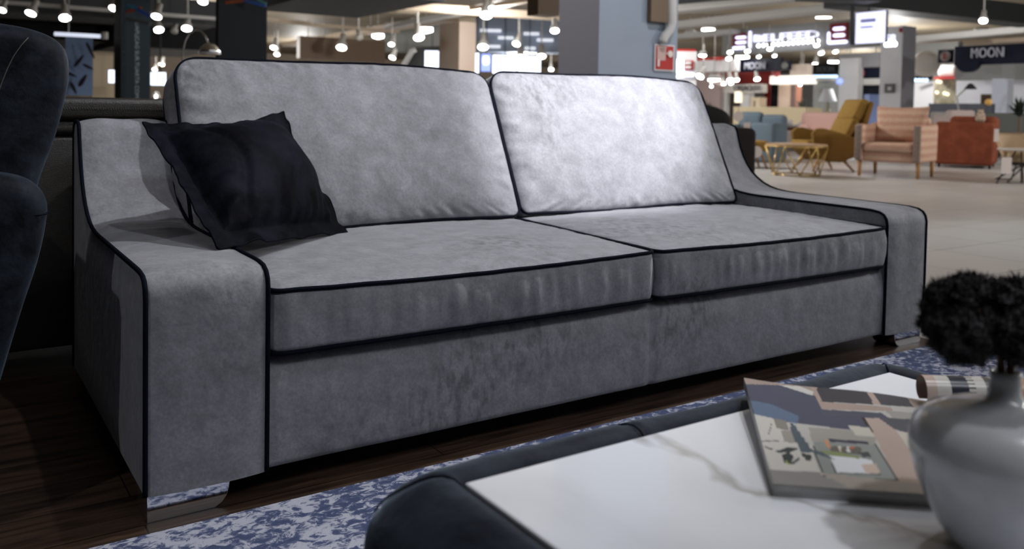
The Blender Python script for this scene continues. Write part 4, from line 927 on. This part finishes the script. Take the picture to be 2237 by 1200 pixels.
panel('blue_stand', 'pale blue display block left of the pillar base', 'stand', (1899, 206, 1921, 240), 26, 'C', .4, cm('pale blue', (130, 150, 200)), floor=0)
bm = B(); bmesh.ops.create_icosphere(bm, subdivisions=3, radius=.13); obj('globe_light', bm, glow('blue globe', (.3, .4, .9), .5), None, loc=at(1834, 178, 31), label='small blue globe light left of the pillar', cat='light')
pi_ = thing('picture_frame', 'small grey square frame on the light face of the pillar', 'sign', at(1942, 203, 22)); part('plate', (1932, 183, 1953, 203), 22.3, 'Y', .05, cm('plate grey', (92, 92, 96)), pi_); part('emblem', (1939, 190, 1946, 197), 22.1, 'Y', .03, LG, pi_)
panel('red_band', 'red band round the top of the grey and white pillar', 'band', (1968, 61, 1997, 70), 21.9, 'X', .05, cm('band red', (140, 30, 36)))
bm = B(); t = bmesh.new(); bmesh.ops.create_uvsphere(t, u_segments=32, v_segments=20, radius=.36); join(bm, t); obj('balloon', bm, cm('off white balloon', (190, 186, 180)), None, loc=at(2023, 140, 24), label='big off-white globe right of the pillar', cat='globe lamp')
k6 = thing('shop', 'white shop front right of the pillar with dotted blue lights', 'shop', (at(2015, 200, 30).x, at(2015, 200, 30).y, -.012)); part('wall', (1990, 178, 2040, 240), 30, 'Y', .3, WHT, k6, floor=0); part('upper_wall', (1998, 96, 2092, 178), 31, 'Y', .3, MG, k6); part('sign_board', (1996, 166, 2030, 174), 29.6, 'Y', .2, BLK, k6)
for k in range(4): bm = B(); tm = bmesh.new(); bmesh.ops.create_icosphere(tm, subdivisions=2, radius=.06); join(bm, tm, Matrix.Translation(at(2000+k*8, 175, 29)-k6.location)); obj('round_light', bm, glow('blue dot', (.5, .72, 1), 1.6), k6)
k7 = thing('kiosk', 'olive kiosk with a red roof line and hanging bulbs', 'kiosk', (at(2064, 200, 26).x, at(2064, 200, 26).y, -.012)); part('wall', (2040, 173, 2088, 232), 26, 'Y', .3, cm('olive', (106, 100, 82), nscale=4, col2=lin((140, 134, 112))), k7, floor=0); part('roof_edge', (2040, 168, 2089, 173), 25.8, 'Y', .4, RED, k7); part('white_hood', (2046, 142, 2090, 168), 26, 'Y', .4, cm('hood grey', (180, 178, 176)), k7, .1)
for k, (x, y) in enumerate(((2049, 178), (2054, 179), (2047, 202), (2064, 204), (2070, 206))): bm = B(); tm = bmesh.new(); bmesh.ops.create_icosphere(tm, subdivisions=2, radius=.05); join(bm, tm, Matrix.Translation(at(x, y, 25)-k7.location)); obj('bulb', bm, glow('warm bulb', (1, .85, .6), 1.6), k7)
k8 = thing('shop', 'bright white shop interior under the right MOON sign', 'shop', (at(2160, 200, 24).x, at(2160, 200, 24).y, -.012)); part('fascia', (2086, 141, 2330, 176), 24, 'Y', .3, cm('fascia grey', (150, 152, 152)), k8); part('wall', (2088, 176, 2330, 250), 25, 'Y', .3, cm('bright white wall', (215, 218, 228)), k8, floor=0); part('column', (2166, 172, 2200, 250), 21.3, 'Y', .3, cm('bright white column', (216, 222, 238)), k8, floor=0); part('counter', (2142, 206, 2164, 240), 22, 'Y', .3, BRN, k8, floor=0)
panel('partition', 'long slate grey low partition behind the orange armchair', 'partition', (2028, 226, 2166, 262), 21, 'Y', .15, cm('slate partition', (96, 100, 112)), floor=0)
# ---------------------------------------------------------------- furniture in the hall
def gnd(px, py): p = on(px, py, 2, -.012); return Vector((p.x, p.y, -.012))
def face(loc, off): q = CL-loc; return math.atan2(q.x, -q.y)+off
def bx(name, a, b, m, par, bev=.02, seg=3, lab=None): bm = B(); box(bm, a, b, bev, seg); return obj(name, bm, m, par, label=lab)
def leg(par, x, y, z, m=WOOD, dx=0, dy=0, r=.022, r2=.014, name='leg'): bm = B(); bar(bm, (x, y, z), (x+dx, y+dy, 0), r, r2, 10); return obj(name, bm, m, par)
def zig():
    m = bpy.data.materials.new('peach zigzag weave'); m.use_nodes = True; nt = m.node_tree; b = nt.nodes['Principled BSDF']; tc = nt.nodes.new('ShaderNodeTexCoord'); w = nt.nodes.new('ShaderNodeTexWave'); w.bands_direction = 'Z'; w.inputs['Scale'].default_value = 3.1; w.inputs['Distortion'].default_value = 1.6; w.inputs['Detail'].default_value = 1; w.inputs['Detail Scale'].default_value = 12
    r = nt.nodes.new('ShaderNodeValToRGB'); r.color_ramp.elements[0].color = (*lin((196, 152, 132)), 1); r.color_ramp.elements[1].color = (*lin((214, 180, 156)), 1); nt.links.new(tc.outputs['Object'], w.inputs['Vector']); nt.links.new(w.outputs['Fac'], r.inputs[0])
    c = nt.nodes.new('ShaderNodeTexChecker'); c.inputs['Scale'].default_value = 60; c.inputs['Color1'].default_value = (1, 1, 1, 1); c.inputs['Color2'].default_value = (.78, .78, .8, 1); nt.links.new(tc.outputs['Object'], c.inputs['Vector'])
    x = nt.nodes.new('ShaderNodeMix'); x.data_type = 'RGBA'; x.blend_type = 'MULTIPLY'; x.inputs[0].default_value = 1; nt.links.new(r.outputs[0], x.inputs[6]); nt.links.new(c.outputs[0], x.inputs[7]); nt.links.new(x.outputs[2], b.inputs['Base Color']); b.inputs['Roughness'].default_value = .9; return m
ZG = zig(); GB = cm('grey weave band', (118, 104, 98), .9, nscale=80, col2=lin((150, 134, 124)))
l_ = (gnd(1898, 396)+gnd(2030, 372))/2; l_ = gnd(1956, 385); p_ = thing('armchair', 'peach patterned armchair with wooden legs and a loose back cushion', 'armchair', l_, face(l_, -.28))
for sx in (-1, 1):
    leg(p_, sx*.37, -.33, .22, r=.028, r2=.02); leg(p_, sx*.37, .33, .22, r=.028, r2=.02)
    bm = B(); prism(bm, [(-.40, .21), (-.41, .66), (-.38, .70), (.1, .69), (.36, .72), (.40, .68), (.38, .21)], 'x', sx*.37-.05 if sx > 0 else -.42, sx*.37+.05 if sx > 0 else -.32, .03); a_ = obj('arm', bm, ZG, p_)
    bx('arm_front', (sx*.37-.045, -.435, .22), (sx*.37+.045, -.40, .69), GB, a_, .016, lab='dark grey woven front band')
bx('base', (-.33, -.38, .20), (.33, .36, .34), ZG, p_, .03); bx('seat_cushion', (-.325, -.42, .335), (.325, .25, .46), ZG, p_, .05, 4); bx('backrest', (-.34, .24, .25), (.34, .40, .80), ZG, p_, .05, 4)
bm = B(); N = 24
for s in (1, -1):
    rows = []
    for i in range(N+1):
        row = []
        for j in range(N+1):
            u, v = i/N*2-1, j/N*2-1; t_ = .10*max(0, (1-u*u)*(1-v*v))**.45; su = u*(1-.07*(1-abs(v))**1.5); sv = v*(1-.09*(1-u*u)*(v > 0)); row.append(Vector((su*.34, .13+.10*(sv+1)/2*1.2-s*t_, .46+.245*(sv+1))))
        rows.append(row)
    grid(bm, rows)
obj('back_cushion', bm, ZG, p_)
# mustard lounge chair, seen from its side
MU = cm('mustard fabric', (146, 116, 56), .9, nscale=60, col2=lin((128, 98, 46))); MD = cm('mustard shell', (122, 92, 42), .9)
l_ = gnd(1800, 372); y_ = thing('lounge_chair', 'mustard high-backed lounge chair with splayed wooden legs', 'armchair', l_, face(l_, -1.05)); bm = B()
sh = [(-.36, .40), (-.30, .30), (.05, .24), (.26, .30), (.40, .62), (.52, .98), (.60, 1.02), (.60, .96), (.46, .50), (.32, .20), (.10, .13), (-.25, .19), (-.40, .32)]
prism(bm, sh, 'x', -.27, .27, .02); obj('shell', bm, MD, y_)
bx('seat_cushion', (-.26, -.42, .33), (.26, .18, .44), MU, y_, .05, 4); bm = B(); prism(bm, [(.12, .42), (.20, .40), (.42, .74), (.30, .78)], 'x', -.25, .25, .035); obj('back_cushion', bm, MU, y_); bm = B(); prism(bm, [(.28, .76), (.42, .72), (.58, 1.0), (.52, 1.05), (.42, 1.04)], 'x', -.23, .23, .035); obj('head_cushion', bm, MU, y_)
for sx in (-1, 1):
    bm = B(); prism(bm, [(-.34, .30), (-.38, .56), (-.30, .62), (-.20, .62), (.05, .56), (.42, .46), (.36, .30), (.14, .14), (-.15, .14)], 'x', sx*.30-.035, sx*.30+.035, .025); obj('arm', bm, MD, y_)
    leg(y_, sx*.2, -.2, .2, dx=sx*.1, dy=-.14); leg(y_, sx*.2, .14, .2, dx=sx*.1, dy=.16)
l_ = gnd(1632, 366); o_ = thing('footstool', 'mustard footstool with splayed wooden legs beside the sofa arm', 'footstool', l_, face(l_, .3)); bx('cushion', (-.28, -.22, .25), (.28, .22, .41), MU, o_, .06, 4)
for sx in (-1, 1):
    for sy in (-1, 1): leg(o_, sx*.15, sy*.12, .26, dx=sx*.09, dy=sy*.07)
# faceted gold wire table
l_ = gnd(1738, 383); g_ = thing('side_table', 'low faceted gold wire side table with a thin wooden top', 'side table', l_, .3); bm = B()
T = [Vector((.40*math.cos(k*PI/3), .40*math.sin(k*PI/3), .40)) for k in range(6)]; Lw = [Vector((.32*math.cos(k*PI/3+PI/6), .32*math.sin(k*PI/3+PI/6), .012)) for k in range(6)]
prism(bm, [(p.x*1.0, p.y*1.0) for p in T], 'z', .395, .42, .004); obj('table_top', bm, cm('table wood', (176, 146, 116), .4), g_, False)
for k in range(6):
    for a, b in ((T[k], T[(k+1) % 6]), (Lw[k], Lw[(k+1) % 6]), (T[k], Lw[k]), (T[(k+1) % 6], Lw[k])): bm = B(); bar(bm, a-Vector((0, 0, .012 if a.z > .1 else 0)), b-Vector((0, 0, .012 if b.z > .1 else 0)), .009); obj('frame_bar', bm, GOLD, g_)
# slate blue sofa
BL_ = cm('slate blue fabric', (96, 110, 122), .9); BLD = cm('navy fabric side', (30, 36, 44), .9)
l_ = gnd(1650, 352); s_ = thing('armchair', 'slate blue armchair behind the mustard footstool', 'armchair', l_, face(l_, -.35)); bx('arm', (.02, -.35, 0), (.42, .38, .66), BL_, s_, .05, 4); bx('arm', (-.42, -.35, .05), (-.36, .38, .62), BL_, s_, .03); bx('seat_front', (-.12, -.37, .08), (.03, -.30, .62), BLD, s_, .02, lab='dark navy panel'); bx('seat', (-.36, -.3, .08), (.02, .4, .46), BL_, s_, .04)
bm = B(); box(bm, (-.42, .2, .3), (.0, .46, .84), .08, 4); obj('back_cushion', bm, BL_, s_); bx('back_cushion', (.0, .2, .3), (.4, .46, .80), BL_, s_, .08, 4)
# black armchair behind the right arm of the sofa
l_ = gnd(1560, 410); b_ = thing('armchair', 'black puffy armchair just behind the right end of the sofa', 'armchair', l_, face(l_, .2)); KB = cm('black fabric', (30, 29, 27), .8)
bx('seat', (-.45, -.3, 0), (.30, .4, .42), KB, b_, .05); bx('arm', (.12, -.35, .06), (.36, .4, .66), cm('black brown side', (34, 28, 26), .8), b_, .06, 4)
bm = B(); t = bmesh.new(); bmesh.ops.create_uvsphere(t, u_segments=24, v_segments=14, radius=1)
for v in t.verts: v.co = Vector((math.copysign(abs(v.co.x)**.6, v.co.x)*.30, math.copysign(abs(v.co.y)**.7, v.co.y)*.16, math.copysign(abs(v.co.z)**.7, v.co.z)*.17))
join(bm, t, Matrix.Translation((-.12, .15, .74)) @ Matrix.Rotation(.25, 4, 'Y')); obj('back_cushion', bm, KB, b_)
# pink sofa
PK = cm('dusty pink fabric', (205, 168, 160), .9); l_ = gnd(1818, 345); k_ = thing('armchair', 'dusty pink armchair behind the mustard lounge chair', 'armchair', l_, face(l_, .1)); bx('backrest', (-.56, .05, .22), (.30, .28, .86), PK, k_, .08, 4); bx('seat', (-.5, -.42, .22), (.62, .2, .42), PK, k_, .06, 4)
bx('arm', (.42, -.4, .22), (.62, .25, .56), PK, k_, .06, 4); bx('arm', (-.62, -.4, .22), (-.46, .25, .62), PK, k_, .06, 4)
for sx in (-.45, .5):
    for sy in (-.3, .2): leg(k_, sx, sy, .24, BLACK, r=.02)
# orange armchair seen from the side with the vase on its arm
OR = cm('rust orange fabric', (128, 66, 44), .85, nscale=5, col2=lin((112, 56, 36))); l_ = gnd(2108, 366); r_ = thing('armchair', 'rust orange armchair seen from the side behind the peach armchair', 'armchair', l_, face(l_, -.08)); bx('arm', (-.43, -.28, .05), (.42, -.05, .735), OR, r_, .06, 4); bx('seat', (-.40, -.05, .06), (.40, .55, .45), OR, r_, .05); bx('arm', (-.42, .55, .05), (.42, .75, .72), OR, r_, .06, 4); bx('backrest', (-.25, -.02, .40), (.44, .56, .83), OR, r_, .08, 4)
for x in (-.36, .36): leg(r_, x, -.2, .07, BLACK); leg(r_, x, .68, .07, BLACK)
vz = thing('vase', 'slanting patterned vase standing on the orange armchair', 'vase', r_.location+Vector((.0, 0, 0))); vz.location = at(2141, 282, (r_.location-CL).dot(F)-.15); vz.location.z = .738-.012
bm = B(); lathe(bm, [(.001, 0), (.06, 0), (.075, .05), (.065, .12), (.04, .17), (.045, .20), (.03, .2)], 20); obj('vase_body', bm, cm('speckled ceramic', (196, 176, 158), nscale=40, col2=lin((130, 110, 96))), vz)
fl = thing('flower', 'round yellow orange dried flower in the slanting vase', 'flower', vz.location+Vector((0, 0, .1))); bm = B(); tube(bm, [Vector((0, 0, .05)), Vector((.02, 0, .12)), RH*.10+Vector((0, 0, .20))], .008, 6); obj('stem', bm, sm, fl); bm = B(); t = bmesh.new(); bmesh.ops.create_icosphere(t, subdivisions=3, radius=.055); join(bm, t, Matrix.Translation(RH*.12+Vector((0, 0, .22)))); obj('bloom', bm, cm('yellow bloom', (206, 164, 96)), fl)
# cream shell chair and small table at the right edge
l_ = gnd(2245, 398); c_ = thing('shell_chair', 'cream shell chair with thin dark metal legs at the right edge', 'chair', l_, face(l_, .25)); bm = B(); rows = []
for i in range(13):
    a = -1.9+i/12*3.8; rows.append([Vector((math.sin(a)*(.30+.09*j/8), math.cos(a)*(.26+.08*j/8), .30+.32*j/8*(1 if abs(a) < 1.2 else .75))) for j in range(9)])
grid(bm, rows); bmesh.ops.solidify(bm, geom=bm.faces[:], thickness=.04); obj('shell', bm, cm('cream leather', (205, 184, 156), .6), c_); bx('seat_cushion', (-.28, -.28, .26), (.28, .24, .38), cm('beige seat', (160, 140, 112), .7), c_, .05, 4)
for sx in (-1, 1):
    for sy in (-1, 1): bm = B(); tube(bm, [(0, 0, .26), (sx*.30, sy*.28, .008), (sx*.12, sy*.28, .008), (sx*.1, sy*.1, .26)], .009, 6); obj('leg', bm, cm('dark metal', (62, 52, 54), .5), c_)
l2 = gnd(2228, 404); t_ = thing('side_table', 'small round table with a pale top in front of the cream chair', 'side table', l2); bm = B(); lathe(bm, [(.001, 0), (.26, 0), (.26, .025), (.001, .025)], 32, (0, 0, .42)); obj('table_top', bm, cm('pale top', (196, 188, 182), .3), t_)
for k in range(3): a = k*2.1+.4; bm = B(); tube(bm, [(.06*math.cos(a), .06*math.sin(a), .42), (.28*math.cos(a), .28*math.sin(a), .01)], .009, 6); obj('leg', bm, cm('dark metal', (62, 52, 54), .5), t_)
# paper tags
def tag(px, py, d, w, h, label, rnd=False):
    c = at(px, py, d); t = thing('price_tag', label, 'tag', c, math.atan2(RH.y, RH.x)); W_, H_ = w*d/FP/2, h*d/FP/2; bm = B()
    if rnd: prism(bm, [(W_*math.cos(k*PI/16), H_*math.sin(k*PI/16)) for k in range(32)], 'y', 0, .004)
    else: prism(bm, [(-W_, -H_), (W_, -H_), (W_, H_), (-W_, H_)], 'y', 0, .004)
    obj('card', bm, cm('tag paper', (205, 194, 190)), t, False); bm = B(); tube(bm, [(0, .002, H_), (0, .02, H_+.05)], .002, 5); obj('string', bm, BLACK, t)
tag(1653, 332, 11.0, 24, 25, 'round white tag hanging from the mustard footstool', True); tag(1613, 254, 12.2, 23, 22, 'round white tag on the back of the slate blue armchair', True); tag(1632, 278, 11.6, 15, 21, 'rectangular white tag on the arm of the slate blue armchair'); tag(1612, 336, 10.9, 9, 22, 'narrow white tag on the footstool beside the sofa arm'); tag(2199, 362, 9.3, 22, 36, 'tall white tag hanging under the small round table'); tag(2177, 296, 10.4, 10, 28, 'narrow white tag beside the orange armchair')
# sofas farther back
for r, d, c, lab in (((2040, 244, 2134, 300), 18.5, (158, 154, 152), 'light grey sofa far behind the peach armchair'), ((2076, 240, 2132, 268), 16.2, (176, 160, 158), 'pinkish grey sofa back between the grey sofas'), ((2134, 246, 2330, 300), 17.4, (86, 88, 86), 'dark grey sofa far behind the cream chair'), ((1690, 284, 1752, 318), 19, (150, 140, 136), 'pale grey sofa behind the mustard lounge chair')):
    m = cm('sofa fabric', c, .9); t = thing('sofa', lab, 'sofa', (at((r[0]+r[2])/2, 250, d).x, at((r[0]+r[2])/2, 250, d).y, -.012)); part('backrest', r, d, 'C', .22, m, t, .05, floor=.1); 
    part('seat', (r[0], r[1]+(r[3]-r[1])*.4, r[2], r[3]), d+.2, 'C', .7, m, t, .05, floor=.0)
# long counter with lit cream top, dining table with tableware
panel('counter', 'long pale glowing counter behind the slate blue armchair', 'counter', (1602, 233, 1760, 262), 22, 'Y', .6, cm('pale counter', (230, 214, 180)), floor=0)
dt = thing('dining_table', 'dark wooden table covered with white tableware behind the gold side table', 'table', (at(1720, 280, 17).x, at(1720, 280, 17).y, -.012)); part('table_top', (1688, 279, 1758, 284), 17, 'C', .7, cm('dark wood', (92, 62, 48)), dt)
for x in (1691, 1753): part('leg', (x, 284, x+3, 330), 17.05, 'C', .06, BRN, dt, floor=0)
for i, (x, r1, h, lab) in enumerate([(1694, .05, .06, 'white cup at the left end of the dark table'), (1712, .07, .05, 'white bowl left of the middle of the dark table'), (1724, .06, .16, 'tall white jug in the middle of the dark table'), (1736, .08, .07, 'white bowl right of the jug on the dark table'), (1749, .05, .12, 'white pitcher at the right end of the dark table')]):
    c_ = at(x, 280, 17.3); z_ = at(1688, 279, 17).z; bm = B(); lathe(bm, [(.001, 0), (r1*.6, 0), (r1, h*.6), (r1*.9, h), (r1*.8, h), (r1*.8, h*.5), (.001, h*.2)], 18); obj('tableware', bm, WHT, None, loc=(c_.x, c_.y, z_), label=lab, cat='tableware', group='white tableware on the dark table')
t = thing('table_lamp', 'white cone-shaded lamp in front of the grey shop wall', 'lamp', (at(1808, 222, 26).x, at(1808, 222, 26).y, -.012)); zz = at(1808, 221, 26).z; bm = B(); lathe(bm, [(.27, zz), (.13, zz+.38), (.12, zz+.38), (.26, zz)], 28, cap=False); obj('lamp_shade', bm, cm('shade white', (205, 208, 216)), t); bm = B(); lathe(bm, [(.001, 0), (.16, 0), (.03, .06), (.02, zz*.5), (.10, zz*.7), (.03, zz), (.001, zz)], 20); obj('base', bm, cm('lamp base', (150, 146, 128)), t)
t = thing('desk_lamp', 'big dark jointed lamp in front of the bright white shop wall', 'lamp', (at(2096, 230, 20).x, at(2096, 230, 20).y, -.012)); bm = B(); tube(bm, [Vector((0, 0, 0)), Vector((0, 0, .9)), at(2090, 212, 20)-t.location, at(2112, 192, 20)-t.location], .02, 8); obj('arm', bm, LG, t); bm = B(); lathe(bm, [(.14, 0), (.13, .02), (.05, .12), (.001, .14)], 20, at(2120, 195, 20)-t.location); obj('lamp_shade', bm, DG, t)
# plants
def plant(px, py, d, n, l, m, label, pot=True):
    c = at(px, py, d); t = thing('potted_plant', label, 'plant', (c.x, c.y, -.012)); bm = B(); rnd = random.Random(px)
    for k in range(n):
        a = rnd.uniform(0, 6.28); e = rnd.uniform(.1, 1.4); dd = Vector((math.cos(a)*math.cos(e), math.sin(a)*math.cos(e), math.sin(e))); s = dd.cross(Vector((0, 0, 1))).normalized()*.012; b0 = Vector((0, 0, c.z-.25)); ll = l*rnd.uniform(.5, 1)
        p1 = b0+dd*ll*.6+Vector((0, 0, .03)); p2 = b0+dd*ll-Vector((0, 0, .08*ll))
        v = [bm.verts.new(q) for q in (b0-s*.4, b0+s*.4, p1+s, p1-s, p2)]; bm.faces.new(v[:4]); bm.faces.new((v[3], v[2], v[4]))
    obj('foliage', bm, m, t, False); bm = B(); lathe(bm, [(.001, 0), (.10, 0), (.14, .3), (.12, .3), (.12, .27), (.001, .27)], 18); obj('pot', bm, DG, t); bm = B(); bar(bm, (0, 0, .27), (0, 0, c.z-.2), .02, .014); obj('stem', bm, sm, t)
plant(2228, 222, 15, 90, .45, cm('dark leaf', (40, 48, 40)), 'dark spiky plant at the right edge above the cream chair')
plant(1752, 222, 24, 90, .45, cm('grey green leaf', (120, 120, 108)), 'grey green plant under the glowing canopy'); plant(1545, 222, 26, 60, .4, cm('olive leaf', (96, 98, 70)), 'olive plant behind the black puffy armchair')
# general light of the hall: bare point lights added at the height of the spotlights
for i, (x, y, e) in enumerate([(8, 9, 420), (16, 1, 420), (12, 18, 420), (24, 14, 420), (9, 30, 300), (20, 28, 420), (34, 20, 420), (8, 36, 420), (30, 36, 420), (46, 30, 420), (18, 48, 420), (42, 48, 420), (10, -2.5, 330)]):
    l = bpy.data.lights.new('hall_fill_light', 'POINT'); l.energy = e*HALL; l.shadow_soft_size = .18; l.color = (1, .98, .955); o = bpy.data.objects.new('hall_fill_light', l); COL.objects.link(o); o.location = (x, y, 2.9)
# ---------------------------------------------------------------- light
w = bpy.data.worlds.new('world'); S.world = w; w.use_nodes = True
w.node_tree.nodes['Background'].inputs[0].default_value = (.62, .68, .82, 1); w.node_tree.nodes['Background'].inputs[1].default_value = .2
def spot(name, loc, tgt, e, size, blend=.4, rad=.04, col=(.97, .97, 1)):
    l = bpy.data.lights.new(name, 'SPOT'); l.energy = e; l.spot_size = math.radians(size); l.spot_blend = blend; l.shadow_soft_size = rad; l.color = col
    o = bpy.data.objects.new(name, l); COL.objects.link(o); o.location = loc
    o.rotation_euler = (Vector(tgt)-Vector(loc)).to_track_quat('-Z', 'Y').to_euler(); return o
def area(loc, tgt, e, sx, sy, col=(.9, .94, 1)):  # soft fill added to lift the sofa front, no luminaire behind it
    l = bpy.data.lights.new('fill_area_light', 'AREA'); l.shape = 'RECTANGLE'; l.size = sx; l.size_y = sy; l.energy = e; l.color = col
    o = bpy.data.objects.new('fill_area_light', l); COL.objects.link(o); o.location = loc; o.rotation_euler = (Vector(tgt)-Vector(loc)).to_track_quat('-Z', 'Y').to_euler()
spot('track_or_fill_light', (2.9, -.9, 2.9), (1.80, .82, .86), 1000, 23.5, .75, .03)
spot('track_or_fill_light', (2.3, .05, 3.3), (1.1, .4, .45), 290, 66, .7, .03)
spot('track_or_fill_light', (.8, .1, 3.3), (.5, .3, .5), 55, 60, .6, .03)
spot('track_or_fill_light', (-1.6, -.9, 2.9), (-.1, .3, .4), 60, 40, .6, .03)
area((1.2, -4.2, 4.4), (1.2, .5, .3), 75, 3.5, .8)
area((6.5, -3.0, 4.4), (3.2, .5, .3), 100, 2, 1.2)
spot('track_or_fill_light', (1.2, -1.9, 3.3), (.6, -1.3, .4), 110, 42, .7, .05, (.93, .96, 1))  # fill spot added to brighten the marble table
spot('track_or_fill_light', (3.4, .9, 4.3), (4.1, 3.2, 1.9), 330, 60, .9, .1)  # fill spot added to brighten the front of the grey column
spot('track_or_fill_light', (1.0, 4.6, 4.3), (3.8, 3.4, 1.9), 420, 60, .9, .1)  # another added fill spot, for the column's left face
S.view_settings.view_transform = 'Standard'; S.view_settings.look = 'None'; S.view_settings.gamma = 1; S.view_settings.exposure = 0; S.view_settings.use_curve_mapping = False
